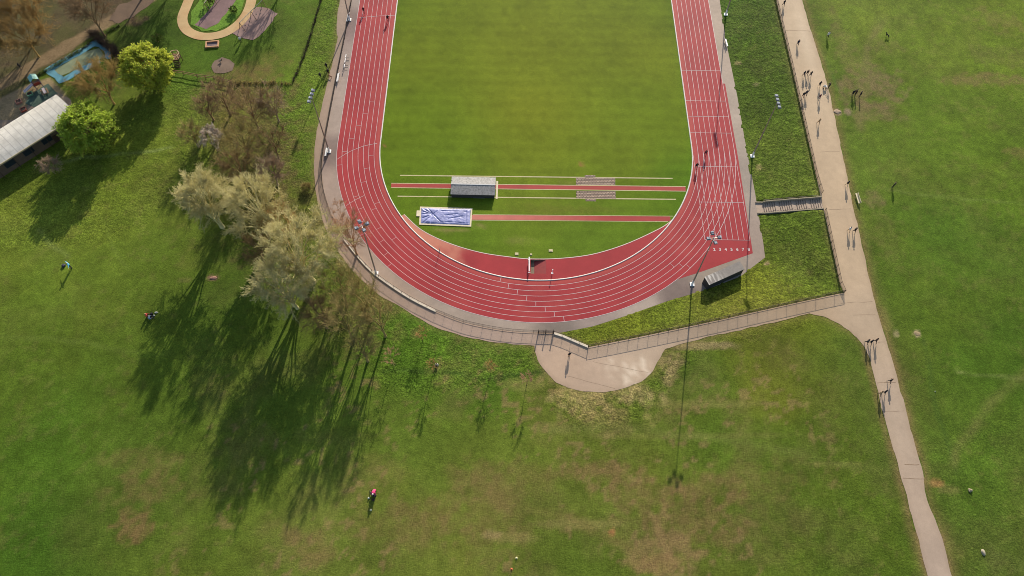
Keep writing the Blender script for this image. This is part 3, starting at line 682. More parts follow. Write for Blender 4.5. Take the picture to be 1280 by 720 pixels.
# brick-like mat pad either side of the runway
m, n_, l_, b_ = newmat('rubber_brick_pad'); tc = n_.new('ShaderNodeTexCoord'); br = n_.new('ShaderNodeTexBrick'); l_.new(tc.outputs['Object'], br.inputs['Vector'])
br.inputs['Scale'].default_value = 1.0; br.inputs['Brick Width'].default_value = 0.62; br.inputs['Row Height'].default_value = 0.42; br.inputs['Mortar Size'].default_value = 0.09
br.inputs['Color1'].default_value = (*C(196, 172, 148), 1); br.inputs['Color2'].default_value = (*C(158, 132, 118), 1); br.inputs['Mortar'].default_value = (*C(88, 74, 62), 1); l_.new(br.outputs[0], b_.inputs['Base Color']); b_.inputs['Roughness'].default_value = 0.85
pad = empty('paved_pad', (*ray(744.5, 235.5, 0), 0), 0, 'brick patterned brown paved pad crossed by the red runway', 'paving')
padc = ray(744.5, 235.5, 0)
def padbox(pxs, name, zt=0.02):
    q = [ray(*t, 0)-padc for t in pxs]; mb = MB(); mb.quadbox([(*p, -0.02) for p in q]+[(*p, zt) for p in q]); return mb.build(name, m, pad)
padbox([(720, 231), (769, 231.8), (769, 222.6), (720, 222)], 'paving'); padbox([(720.5, 248), (769.5, 248.6), (769.4, 239), (720.3, 238.6)], 'paving')
padbox([(731, 222), (744, 222.2), (744, 219.2), (731, 219)], 'paving_lug'); padbox([(732, 251.4), (745, 251.6), (745, 248.6), (732, 248.4)], 'paving_lug')

# ---- sand pit under a blue tarpaulin
pit = empty('sand_pit', (*ray(557, 271, 0), 0), 0, 'long jump sand pit with cream surround under a wrinkled blue tarpaulin', 'sand pit'); pc = ray(557, 271, 0)
Q4 = [ray(*t, 0)-pc for t in SANDPX]       # NW NE SE SW
fr = MB()
inn = [q*0.9*np.array([1.05, 0.92]) for q in Q4]
for i in range(4):
    j = (i+1) % 4; a, b, c2, d2 = Q4[i], Q4[j], inn[j], inn[i]
    fr.quadbox([(*p, -0.05) for p in (d2, c2, b, a)]+[(*p, 0.10) for p in (d2, c2, b, a)])
fr.build('surround', mat('cream_concrete', C(226, 212, 180), 0.85, 0.1, 1.5), pit)
ex = MB(); q = ray(523, 267, 0)-pc; ex.box((q[0], q[1], 0.06), (0.8, 1.5, 0.14)); ex.build('step_slab', mat('cream_concrete', C(226, 212, 180)), pit)
nx_, ny_ = 110, 44; uu, vv = np.meshgrid(np.linspace(0, 1, nx_), np.linspace(0, 1, ny_))
fac = np.array([1.075, 0.965]); T4 = [q*fac*0.87 for q in Q4]
XY = ((1-uu)*(1-vv))[..., None]*T4[0]+(uu*(1-vv))[..., None]*T4[1]+(uu*vv)[..., None]*T4[2]+((1-uu)*vv)[..., None]*T4[3]
XY = XY.reshape(-1, 2); hub = ray(541.5, 268.5, 0)-pc
def fold(ax, ay, bx, by, w, h):
    return h*np.exp(-(seg_dist(XY, [np.array([ax, ay]), np.array([bx, by])], False)/w)**2)
zt = 0.26+0.16*(fbm(XY, 0.9, 131, 4)-0.5)+0.05*(fbm(XY, 0.35, 132, 3)-0.5)
for e in [(529, 261.5), (526, 268), (526, 274), (529, 279), (552, 260.5), (550, 277), (538, 279), (527, 264.5), (535, 261)]:
    k = ray(*e, 0)-pc; zt = zt+fold(hub[0], hub[1], k[0], k[1], 0.12, -0.13)
for a, b in [((552, 264.3), (583, 265.2)), ((547, 277.5), (586, 279.5)), ((583, 264), (582, 278)), ((556, 270), (572, 268)), ((560, 274), (578, 271))]:
    k, k2 = ray(*a, 0)-pc, ray(*b, 0)-pc; zt = zt+fold(k[0], k[1], k2[0], k2[1], 0.11, -0.10)
edge = np.minimum(np.minimum(uu, 1-uu)*12, np.minimum(vv, 1-vv)*5).ravel(); zt = 0.112+(np.maximum(zt, 0.11)-0.10)*np.clip(edge*2, 0.05, 1)
ii = np.arange(nx_*ny_).reshape(ny_, nx_); ff = np.stack([ii[:-1, :-1].ravel(), ii[1:, :-1].ravel(), ii[1:, 1:].ravel(), ii[:-1, 1:].ravel()], 1)
obj('tarpaulin', rawmesh('tarpaulin', np.concatenate([XY, zt[:, None]], 1), ff, mat('blue_tarpaulin', C(150, 154, 198), 0.42, 0.2, 1.3, 0.15), None, True), pit)

# ---- rolling cover over the high jump bed: ridged corrugated roof, dark sides
hN, hS = ray(592.3, 217.6, 0), ray(591.5, 247.5, 0)
sh = empty('mat_shelter', (hS[0], hS[1]+2.35, 0), -0.012, 'low grey ridged shed with corrugated roof standing over the infield runway', 'shed')
SLn, SWd, EV, RG = 9.9, 4.7, 1.35, 1.78
m, n_, l_, b_ = newmat('corrugated_grey_roof'); tc = n_.new('ShaderNodeTexCoord'); wv = n_.new('ShaderNodeTexWave'); wv.wave_type = 'BANDS'; wv.bands_direction = 'X'; wv.inputs['Scale'].default_value = 2.2; wv.inputs['Distortion'].default_value = 0.4; l_.new(tc.outputs['Object'], wv.inputs['Vector'])
nz = noise_node(n_, l_, 2.4, 5); cc_ = mixrgb(n_, l_, 'MIX', maprange(n_, l_, nz.outputs['Fac'], .35, .65, 0, 1), C(128, 126, 122), C(168, 166, 162)); l_.new(cc_, b_.inputs['Base Color'])
bp = n_.new('ShaderNodeBump'); bp.inputs['Strength'].default_value = 0.5; bp.inputs['Distance'].default_value = 0.04; l_.new(wv.outputs['Fac'], bp.inputs['Height']); l_.new(bp.outputs[0], b_.inputs['Normal']); b_.inputs['Roughness'].default_value = 0.6
M_CORR = m
for s in (1, -1):
    rf = MB(); y0, y1 = s*(SWd/2+0.1), 0.0
    nn = 60
    for i in range(nn):
        x0, x1 = -SLn/2+SLn*i/nn, -SLn/2+SLn*(i+1)/nn; k = 0.03 if i % 2 else 0.0
        pts = [(x0, y0, EV+k), (x1, y0, EV+k), (x1, y1, RG+k), (x0, y1, RG+k)]
        if s < 0: pts = pts[::-1]
        rf.quadbox([(p[0], p[1], p[2]-0.05) for p in (pts if s > 0 else pts)]+pts)
    rf.build('roof', M_CORR, sh)
rd = MB(); rd.box((0, 0.06, RG+0.045), (SLn, 0.24, 0.05)); rd.box((-SLn/2+0.06, 1.2, 1.62), (0.1, 0.1, 0.1)); rd.build('ridge_cap', mat('ridge_metal', C(196, 196, 194), 0.4, 0.08), sh)
wl = MB()
M_SHW = mat('dark_shed_panel', C(60, 60, 62), 0.7, 0.1)
for s in (1, -1): wl.box((0, s*(SWd/2-0.04), EV/2-0.01), (SLn-0.3, 0.06, EV-0.06))
for s in (1, -1):
    x = s*(SLn/2-0.18); b0 = [(x-0.03, -SWd/2+0.1, 0.02), (x+0.03, -SWd/2+0.1, 0.02), (x+0.03, SWd/2-0.1, 0.02), (x-0.03, SWd/2-0.1, 0.02)]
    wl.quadbox(b0+[(p[0], p[1], EV-0.05) for p in b0])
    wl.face([(x, -SWd/2+0.1, EV-0.05), (x, SWd/2-0.1, EV-0.05), (x, 0, RG-0.08)])
wl.build('wall', M_SHW, sh)
fb = MB(); fb.box((1.3, -SWd/2-0.02, 0.09), (2.6, 0.08, 0.10)); fb.build('sill_rail', mat('rail_grey', C(120, 122, 118)), sh)
ep = MB(); ep.box((SLn/2+0.32, 0, 0.02), (0.42, SWd+0.2, 0.06)); ep.build('rail_slab', mat('cream_concrete', C(226, 212, 180)), sh)

# ---- steeplechase pit and barrier
wp = empty('water_jump_pit', (PIT[0][0], PIT[0][1], 0), 0, 'sloping steeplechase water jump pit sunk in the red fan behind a white barrier', 'water jump')
Lx, Ly = PIT[1][0]-PIT[0][0], PIT[2][1]-PIT[1][1]
D0 = 0.62
M_PIT = mat('pit_concrete', C(128, 112, 92), 0.8, 0.15, 1.5)
mb = MB()
mb.face([(0, 0, -D0), (0.75, 0, -D0), (0.75, Ly, -D0), (0, Ly, -D0)]); mb.face([(0.75, 0, -D0), (Lx, 0, -0.01), (Lx, Ly, -0.01), (0.75, Ly, -D0)])
mb.build('pit_floor', [M_PIT], wp)
mat_ramp = mat('pit_red_matting', C(150, 56, 54), 0.7, 0.1, 2)
mb = MB(); mb.face([(0.8, 0.02, -D0+0.03), (Lx, 0.02, 0.0), (Lx, Ly-0.02, 0.0), (0.8, Ly-0.02, -D0+0.03)]); mb.build('landing_ramp', mat_ramp, wp)
mb = MB()
for y, f in ((0, 1), (Ly, -1)):
    p = [(0, y, -D0), (0.75, y, -D0), (Lx, y, -0.01), (Lx, y, 0.0), (0, y, 0.0)]; mb.face(p if f > 0 else p[::-1])
mb.face([(0, 0, -D0), (0, 0, 0), (0, Ly, 0), (0, Ly, -D0)]); mb.build('pit_wall', M_PIT, wp)
bx, by = PIT[0][0]-0.32, (PIT[0][1]+PIT[2][1])/2+0.1
ba = empty('steeplechase_barrier', (bx, by, 0.014), 0, 'white steeplechase barrier beam standing at the edge of the water jump pit', 'barrier')
mb = MB(); mb.box((0, 0, 0.85), (0.22, 3.5, 0.16)); mb.build('beam', M_WHITE, ba)
for y in (-1.55, 1.55):
    mb = MB(); mb.box((0, y, 0.385), (0.10, 0.10, 0.77)); mb.box((0, y, 0.03), (0.5, 0.12, 0.06)); mb.build('leg', M_WHITE, ba)
for (q, lab) in [((690.2, 341.5), 'white marker post on the red fan right of the water jump pit'), ((549.5, 315), 'thin grey marker post on the worn pale end of the red fan')]:
    p = ray(*q, 0); o = empty('marker_post', (p[0], p[1], 0.014), 0, lab, 'post', 'marker posts on the red fan')
    mb = MB(); mb.tube((0, 0, 0.03), (0.03, 0, 1.35), 0.07, 0.06, 8); mb.build('post', M_WHITE if q[0] > 600 else M_GALV, o)
    mb = MB(); mb.tube((0, 0, 0), (0, 0, 0.04), 0.24, 0.22, 12); mb.build('base', M_WHITE if q[0] > 600 else M_GALV, o); mb = MB(); mb.box((0.03, 0, 1.46), (0.16, 0.16, 0.22)); mb.build('cap', M_WHITE if q[0] > 600 else M_GALV, o)
for q, s, lab in [((645.8, 317.6), (0.75, 0.65), 'larger pale square board lying on the grass left of the barrier'), ((663.8, 318.2), (0.45, 0.42), 'small pale square board on the grass just above the barrier'), ((688.4, 313.4), (0.85, 0.6), 'pale oblong board on the grass right of the water jump')]:
    p = ray(*q, 0); mb = MB(); mb.box((0, 0, 0.05), (s[0], s[1], 0.10)); mb.box((0, 0, 0.115), (s[0]*0.7, s[1]*0.7, 0.03)); o = mb.build('ground_board', mat('pale_board', C(205, 192, 150), 0.8, 0.1), None, (*p, 0.0)); tag(o, lab, 'board', 'pale boards on the infield grass')

# ================================================================== RAILINGS
def railing(name, label, pts, height=1.15, base=None, kerb=False, group=None, posts=True, seed=0, gate=False):
    pts = [np.asarray(p, float) for p in pts]
    dd = [0.0]
    for a, b in zip(pts, pts[1:]): dd.append(dd[-1]+np.linalg.norm(b-a))
    dd = np.array(dd); P_ = np.array(pts); L = dd[-1]
    at = lambda s: np.array([np.interp(s, dd, P_[:, 0]), np.interp(s, dd, P_[:, 1])])
    n = max(2, int(round(L/2.05))); S_ = np.linspace(0, L, n+1); XYp = np.array([at(s) for s in S_]); Zp = np.maximum(hgt(XYp), 0)
    o0 = np.array([*XYp[0], Zp[0]]); root = empty(name, o0, 0, label, 'railing', group)
    rail = MB(); bars = MB(); pm = MB()
    pm.box((0, 0, height/2+0.02), (0.07, 0.07, height+0.04)); pme = rawmesh('post', np.array(pm.v), pm.f, M_STEEL)
    for i in range(n):
        a = np.array([*XYp[i], Zp[i]])-o0; b = np.array([*XYp[i+1], Zp[i+1]])-o0
        d = math.atan2(b[1]-a[1], b[0]-a[0]); nrm = np.array([-math.sin(d), math.cos(d)])*0.025; nb = np.array([-math.sin(d), math.cos(d)])*0.02
        for zz, hh, w in ((height-0.04, 0.05, 1.0), (0.14, 0.05, 0.9)):
            q = [(*(a[:2]-nrm*w), a[2]+zz), (*(b[:2]-nrm*w), b[2]+zz), (*(b[:2]+nrm*w), b[2]+zz), (*(a[:2]+nrm*w), a[2]+zz)]
            rail.quadbox(q+[(p[0], p[1], p[2]+hh) for p in q])
        k = 15
        for j in range(1, k):
            t = j/k; c0 = a+(b-a)*t
            bars.box((c0[0], c0[1], c0[2]+height/2+0.06), (0.02, 0.02, height-0.2), d)
    rail.build('rail', M_STEEL, root); bars.build('bars', M_STEEL, root)
    if posts and n+1 <= 100:
        for i in range(n+1):
            p = obj('post', pme, root, np.array([*XYp[i], Zp[i]])-o0)
    if kerb:
        kb = MB(); half = 0.22
        for i in range(n):
            a = np.array([*XYp[i], Zp[i]])-o0; b = np.array([*XYp[i+1], Zp[i+1]])-o0; d = math.atan2(b[1]-a[1], b[0]-a[0]); nrm = np.array([-math.sin(d), math.cos(d)])*half
            q = [(*(a[:2]-nrm), a[2]-0.1), (*(b[:2]-nrm), b[2]-0.1), (*(b[:2]+nrm), b[2]-0.1), (*(a[:2]+nrm), a[2]-0.1)]
            kb.quadbox(q+[(p[0], p[1], p[2]+0.36) for p in q])
        kb.build('kerb', M_CONC, root)
    return root
wl_pts = RAILLINE[[i for i in range(len(RAILLINE)) if RAILLINE[i][0] < 3.2]]       # from the gate westwards and up
wl_pts = list(wl_pts)
iA = min(range(len(wl_pts)), key=lambda i: np.linalg.norm(wl_pts[i]-ray(545, 389.5, 0))); iB = min(range(len(wl_pts)), key=lambda i: np.linalg.norm(wl_pts[i]-ray(430, 299, 0)))
railing('railing', 'dark steel railing curving round the bottom of the track left of the gate', catmull(wl_pts[:iA+1], 4))
railing('railing', 'dark railing on a pale kerb beside the bare trees at the left bend', catmull(wl_pts[iA:iB+1], 4), kerb=True)
west = catmull(wl_pts[iB:], 4); west = [p for p in west if p[1] < 62]
railing('railing', 'dark railing running up the left straight between the two grey strips', west)
gL, gR = ray(672, 417, 0), ray(692, 417, 0)
railing('railing', 'short railing on a pale kerb slanting down right of the gate', [ray(692.5, 417, 0), ray(700, 419, 0), ray(735, 434, 0)], kerb=True)
railing('railing', 'railing along the foot of the grass bank from the forecourt to the wide path', [ray(735.5, 434.2, 0)]+[zray(900, 400), zray(1054.6, 366)], height=1.25)
fe = [p for p in FENCE_E]; top = fe[1]+np.array([0, 16.0]); st_a, st_b = G(1029, 262), G(1026.5, 245)
railing('railing', 'railing beside the wide path below the steps', [zray(1055, 366), zray(1050, 355), st_a+np.array([0.2, -0.4])])
railing('railing', 'long railing beside the wide path above the steps', [st_b+np.array([0.2, 0.6]), zray(1020, 220), zray(990, 85), fe[1], top])
gt = empty('pedestrian_gate', (gL[0], gL[1], 0.02), math.atan2(gR[1]-gL[1], gR[0]-gL[0]), 'dark double gate with stout posts in the railing above the forecourt', 'gate')
GWd = float(np.linalg.norm(gR-gL))
for x in (0.12, GWd/2, GWd-0.12):
    mb = MB(); mb.box((x, 0.0, 0.8), (0.18, 0.18, 1.6)); mb.box((x, 0, 1.63), (0.24, 0.24, 0.06)); mb.build('gate_post', M_STEEL, gt)
for x0, x1 in ((0.24, GWd/2-0.14), (GWd/2+0.14, GWd-0.24)):
    mb = MB()
    for zz in (0.15, 1.1): mb.box(((x0+x1)/2, 0, zz), (x1-x0, 0.05, 0.06))
    for x in np.arange(x0, x1, 0.13): mb.box((x, 0, 0.63), (0.022, 0.022, 0.9))
    mb.build('gate_leaf', M_STEEL, gt)

# ================================================================== STEPS UP THE BANK
stp = empty('bank_steps', (*_s0, 0), math.atan2(STDIR[1], STDIR[0]), 'flight of concrete steps climbing the grass bank from track to path', 'steps')
nst = 22; zt_ = Z(*( _s1+STDIR*0.6)); mb = MB(); x = 0.0; z0 = 0.02
mb.box((-0.2, 0, -0.03), (1.6, STW, 0.1))
tread = (STLEN-0.6-3*0.65)/nst; x = 0.6; riser = (zt_-0.02)/nst
def zline(xx): return float(np.interp(xx, zx, zz_))
zx, zz_ = [-1.0, 0.6], [0.02, 0.02]
for k in range(nst):
    zt1 = 0.02+riser*(k+1); w = tread+(0.65 if k in (5, 11, 16) else 0)
    mb.box((x+w/2, 0, zt1/2-0.4), (w-0.002, STW, zt1+0.8)); x += w; zx.append(x); zz_.append(zt1)
mb.build('treads', mat('step_concrete', C(176, 156, 136), 0.85, 0.12, 2), stp)
for s in (1, -1):
    cb = MB()
    for i in range(len(zx)-1):
        x0, x1, a, b = zx[i], zx[i+1], zz_[i], zz_[i+1]; hh = 0.55 if i else 0.25
        y = s*(STW/2+0.11); q = [(x0, y-0.11, a-0.7), (x1, y-0.11, b-0.7), (x1, y+0.11, b-0.7), (x0, y+0.11, a-0.7)]
        if s < 0: hh = 0.22
        cb.quadbox(q+[(q[0][0], q[0][1], a+hh), (q[1][0], q[1][1], b+hh), (q[2][0], q[2][1], b+hh), (q[3][0], q[3][1], a+hh)])
    cb.build('side_wall', mat('cheek_concrete', C(158, 146, 122), 0.85, 0.12, 2), stp)
nb_ = MB()
for i in range(2, len(zx)):
    nb_.box((zx[i-1]+0.04, 0, zz_[i]+0.006), (0.07, STW-0.1, 0.012))
nb_.build('nosing', mat('dark_nosing', C(80, 70, 64), 0.8, 0.1), stp)
hr = MB()
for i in (2, 8, 14, 20):
    hr.tube((zx[i], STW/2+0.11, zz_[i]+0.5), (zx[i], STW/2+0.11, zz_[i]+1.1), 0.03)
for i in range(1, 22, 3): hr.tube((zx[i], STW/2+0.11, zz_[i]+1.1), (zx[min(i+3, 22)], STW/2+0.11, zz_[min(i+3, 22)]+1.1), 0.03)
hr.build('handrail', M_STEEL, stp)

# ================================================================== FLOODLIGHT MASTS
MH = 18.2
def mast(u, v, cross, label, ang=0.0, z=0.0):
    p = ray(u, v, z); zz = max(0.0, Z(*p)); root = empty('floodlight_mast', (p[0], p[1], zz), 0, label, 'floodlight', 'floodlight masts round the track')
    mb = MB(); mb.tube((0, 0, 0.3), (0, 0, 9), 0.17, 0.13, 10); mb.tube((0, 0, 9), (0, 0, MH), 0.12, 0.08, 10); mb.build('pole', M_GALV, root)
    mb = MB(); mb.box((0, 0, 0.10), (0.9, 0.9, 0.2)); mb.tube((0, 0, 0.2), (0, 0, 1.5), 0.24, 0.20, 10); mb.build('base', M_WHITE, root)
    fr_ = MB(); spots = []
    if cross:
        for t in (0, PI/2, PI, 3*PI/2):
            d = (math.cos(t+ang), math.sin(t+ang)); fr_.tube((0, 0, MH-0.1), (d[0]*1.0, d[1]*1.0, MH), 0.05); spots.append((d[0]*1.05, d[1]*1.05, MH+0.02, t+ang))
    else:
        d = (math.cos(ang), math.sin(ang)); fr_.tube((-d[0]*1.7, -d[1]*1.7, MH), (d[0]*1.7, d[1]*1.7, MH), 0.06)
        for k in (-1.6, -0.55, 0.5, 1.55): spots.append((d[0]*k, d[1]*k, MH+0.05, ang+PI/2))
    fr_.build('crossarm', M_GALV, root)
    for (x, y, z_, t) in spots:
        lb = MB(); lb.box((x, y, z_+0.08), (0.68, 0.62, 0.2), t, 0, 0.75); lb.box((x, y, z_-0.08), (0.74, 0.68, 0.1), t); lo = lb.build('lamp', M_LAMP, root)
        g = MB(); g.box((x, y, z_-0.15), (0.64, 0.58, 0.04), t); g.box((x+0.2*math.cos(t), y+0.2*math.sin(t), z_+0.21), (0.3, 0.5, 0.05), t); g.build('lens', M_GLASS, lo)
    return root
mast(411.5, 189.5, False, 'floodlight mast by the left straight, its lamps in a line', 1.45)
mast(470.3, 342, True, 'floodlight mast by the left bend with four lamps in a cross', 0.5)
mast(437, 25, False, 'topmost floodlight mast on the left side beside a white bench', 1.45)
mast(907, 18.5, False, 'topmost floodlight mast on the right side at the foot of the bank', 1.6)
mast(940.2, 195.5, False, 'floodlight mast on the right bank with its lamps in a line', 1.6)
mast(865, 355.5, True, 'floodlight mast beside the stand hut with four lamps in a cross', 0.15)

# ================================================================== STAND HUT at the bottom right bend
hN0, hN1, hS0, hS1 = ray(880.2, 346.7, 2.5), ray(924.4, 326.9, 2.5), ray(886.7, 356, 2.1), ray(931, 336.2, 2.1)
hc = (hN0+hN1+hS0+hS1)/4; zc_ = Z(*hc)*0+0.02
ht = empty('spectator_shelter', (*hc, zc_), math.atan2(hN1[1]-hN0[1], hN1[0]-hN0[0]), 'long grey shelter with stained sloping roof and dark end wall by the bend', 'shelter')
HL = float(np.linalg.norm(hN1-hN0)); HD = float(np.linalg.norm((hN0+hN1)/2-(hS0+hS1)/2))+0.1
m, n_, l_, b_ = newmat('stained_grey_roof'); tc = n_.new('ShaderNodeTexCoord'); mp = n_.new('ShaderNodeMapping'); mp.inputs['Scale'].default_value = (2.0, 0.35, 1); l_.new(tc.outputs['Object'], mp.inputs[0]); nz = n_.new('ShaderNodeTexNoise'); nz.inputs['Scale'].default_value = 1.0; nz.inputs['Detail'].default_value = 4; l_.new(mp.outputs[0], nz.inputs[0])
sp_ = n_.new('ShaderNodeSeparateXYZ'); l_.new(tc.outputs['Object'], sp_.inputs[0]); band = maprange(n_, l_, sp_.outputs['X'], -3.6, 0.6, 1, 0); bb = n_.new('ShaderNodeMath'); bb.operation = 'MULTIPLY'; l_.new(band, bb.inputs[0]); l_.new(maprange(n_, l_, nz.outputs['Fac'], .5, .62, 0, 1), bb.inputs[1])
n2 = noise_node(n_, l_, 1.6, 5); base_ = mixrgb(n_, l_, 'MIX', n2.outputs['Fac'], C(128, 120, 112), C(176, 164, 150)); l_.new(mixrgb(n_, l_, 'MIX', bb.outputs[0], base_, C(226, 216, 200)), b_.inputs['Base Color']); b_.inputs['Roughness'].default_value = 0.75
def slab(mb, x0, x1, y0, y1, z0, z1, th, mi=0):
    mb.quadbox([(x0, y0, z0-th), (x1, y0, z0-th), (x1, y1, z1-th), (x0, y1, z1-th), (x0, y0, z0), (x1, y0, z0), (x1, y1, z1), (x0, y1, z1)], mi)
mb = MB(); slab(mb, -HL/2, HL/2, -HD/2, HD/2, 2.2, 2.5, 0.1); mb.build('roof', m, ht)
M_HUT = mat('dark_hut_board', C(58, 55, 54), 0.8, 0.15, 1.5)
mb = MB(); mb.box((0, -HD/2+0.12, 0.98), (HL-0.1, 0.08, 1.98)); mb.build('back_wall', M_HUT, ht)
for s in (1, -1):
    x = s*(HL/2-0.06); mb = MB(); mb.quadbox([(x-0.04, -HD/2+0.17, 0), (x+0.04, -HD/2+0.17, 0), (x+0.04, HD/2-0.1, 0), (x-0.04, HD/2-0.1, 0), (x-0.04, -HD/2+0.17, 2.0), (x+0.04, -HD/2+0.17, 2.0), (x+0.04, HD/2-0.1, 2.36), (x-0.04, HD/2-0.1, 2.36)]); mb.build('end_wall', M_HUT, ht)
for x in np.linspace(-HL/2+1.2, HL/2-1.2, 4):
    mb = MB(); mb.box((x, HD/2-0.15, 1.17), (0.09, 0.09, 2.34)); mb.build('post', M_STEEL, ht)
mb = MB(); mb.box((0, -HD/2+0.55, 0.45), (HL-0.5, 0.45, 0.06)); mb.box((0, -HD/2+0.5, 0.21), (HL-0.8, 0.08, 0.42)); mb.build('seat', M_WOOD, ht)

# ================================================================== BENCHES, HURDLES
def bench(u, v, L, ang, label, col=M_WHITE, cat='bench', group=None):
    p = G(u, v); o = empty('bench', (p[0], p[1], max(0.0, Z(*p))+0.03), ang, label, cat, group)
    mb = MB()
    for y in (-0.12, 0.02, 0.16): mb.box((0, y, 0.45), (L, 0.12, 0.05))
    mb.build('seat', col, o)
    mb = MB()
    for z_ in (0.62, 0.78): mb.box((0, -0.24, z_), (L, 0.05, 0.12))
    mb.build('backrest', col, o)
    for x in (-L/2+0.25, L/2-0.25):
        mb = MB(); mb.box((x, 0.1, 0.21), (0.07, 0.07, 0.42)); mb.box((x, -0.24, 0.38), (0.07, 0.06, 0.76)); mb.build('leg', M_STEEL, o)
    return o
a_w = math.atan2(*( (ray(409.5, 198, 0)-ray(411.5, 187, 0))[::-1]))
bench(408.3, 191.5, 2.4, a_w+PI, 'white bench beside the mast at the left bend', group='white benches by the railings')
bench(435.2, 23.5, 3.0, a_w+PI, 'white bench beside the topmost left mast', group='white benches by the railings')
bench(422.8, 98.5, 2.7, a_w+PI, 'white bench against the left straight railing below the hurdles', group='white benches by the railings')
bench(907.3, 55, 2.6, math.radians(-86), 'white bench at the foot of the right bank under the top mast', group='white benches by the railings')
def hurdle(u, v, ang, L, label):
    p = ray(u, v, 0); o = empty('hurdle', (p[0], p[1], 0.014), ang, label, 'hurdle', 'white hurdles beside the left straight')
    mb = MB(); mb.box((0, 0, 0.95), (L, 0.16, 0.14)); mb.build('crossbar', M_WHITE, o)
    for x in (-L/2+0.06, L/2-0.06):
        mb = MB(); mb.box((x, 0, 0.47), (0.05, 0.05, 0.9)); mb.box((x, 0.3, 0.03), (0.06, 0.7, 0.05)); mb.build('leg', M_GALV, o)
hurdle(433.2, 73.6, a_w, 1.0, 'white hurdle farthest from the bench below it'); hurdle(432.3, 79.2, a_w, 1.3, 'longest white hurdle, between two others by the left straight'); hurdle(431.3, 85.8, a_w, 1.0, 'white hurdle nearest to the bench below it')
for q, colr, lab in [((639.5, 711.5), C(220, 110, 70), 'orange training cone on the grass at the bottom edge'), ((645.6, 697.5), C(235, 225, 170), 'pale yellow training cone on the grass above the orange one'), ((461, 622.5), C(238, 236, 210), 'pale training cone nearest the person in pink'), ((463.6, 637.5), C(240, 234, 190), 'pale training cone farther below the person in pink'), ((1169, 489.5), C(190, 192, 170), 'white cone alone on the right hand grass')]:
    p = G(*q); mb = MB(); k = 0.6 if q[0] > 1000 else 1.0; mb.lathe((0, 0, 0), [(0.2*k, 0), (0.2*k, 0.03), (0.14*k, 0.05), (0.05*k, 0.34*k), (0.02, 0.36*k)], 12); o = mb.build('cone', mat('cone_%d' % q[0], colr, 0.5, 0.04), None, (*p, Z(*p)+0.01)); o.name = 'training_cone'; tag(o, lab, 'cone')
# stones and ragged stumps on the right field
def rock(u, v, s, colr, label, name='stone', cat='stone', n=0.3, sq=1.0):
    p = G(u, v); bm = bmesh.new(); bmesh.ops.create_icosphere(bm, subdivisions=3, radius=1); rng = random.Random(int(u*7+v))
    ph = [rng.uniform(0, 6) for _ in range(6)]
    for w in bm.verts:
        k = 1+n*(math.sin(3*w.co.x+ph[0])*math.sin(2.5*w.co.y+ph[1])+0.5*math.sin(6*w.co.z+ph[2]+4*w.co.x))*0.6
        w.co = Vector((w.co.x*k*s[0], w.co.y*k*s[1], max(-0.1, w.co.z*k*s[2])))
    me = bpy.data.meshes.new(name); bm.to_mesh(me); bm.free(); me.materials.append(mat(name+str(int(u)), colr, 0.9, 0.2, 2.0, 0.3)); o = obj(name, me, None, (*p, Z(*p))); tag(o, label, cat); return o
rock(1229, 690.5, (0.34, 0.55, 0.3), C(170, 160, 138), 'pale upright stone block on the grass at the lower right', n=0.12)
rock(1212.5, 613, (0.4, 0.35, 0.3), C(160, 148, 118), 'small grey stump in rough grass right of the lower path', 'tree_stump', 'stump')
rock(1146.5, 417, (0.6, 0.5, 0.08), C(150, 132, 98), 'flat pale mound of earth right of the path fork', 'earth_mound', 'mound')
rock(1046.5, 139.5, (0.85, 0.6, 0.16), C(165, 142, 118), 'reddish rubble heap on the grass beside the wide path', 'rubble_heap', 'rubble')
rock(267, 347.5, (0.75, 0.4, 0.16), C(150, 112, 96), 'brown log lying in the tree shade on the left lawn', 'fallen_log', 'log')

# ================================================================== PEOPLE
M_SKIN = mat('skin', C(205, 160, 132), 0.55, 0.05, 8)
M_SHOE = mat('dark_shoe', C(50, 46, 46), 0.6, 0.1, 8)
HAIRS = {k: mat(k+'_hair', c, 0.6, 0.15, 12) for k, c in (('black', C(34, 28, 26)), ('brown', C(78, 56, 40)), ('grey', C(170, 164, 156)), ('fair', C(170, 135, 90)), ('white_cap', C(225, 220, 212)))}
CLOTH = {'black': (36, 34, 38), 'navy': (44, 48, 66), 'charcoal': (62, 60, 62), 'brown': (88, 66, 52), 'maroon': (110, 52, 58), 'cyan': (96, 190, 226), 'pink': (238, 70, 128), 'white': (226, 222, 214), 'cream': (214, 196, 160), 'red': (180, 66, 58), 'blue': (120, 150, 176), 'denim': (82, 92, 112), 'grey': (128, 126, 126), 'olive': (84, 80, 54), 'tan': (176, 146, 110)}
def cloth(c): return mat(c+'_cloth', C(*CLOTH[c]), 0.85, 0.08, 6)
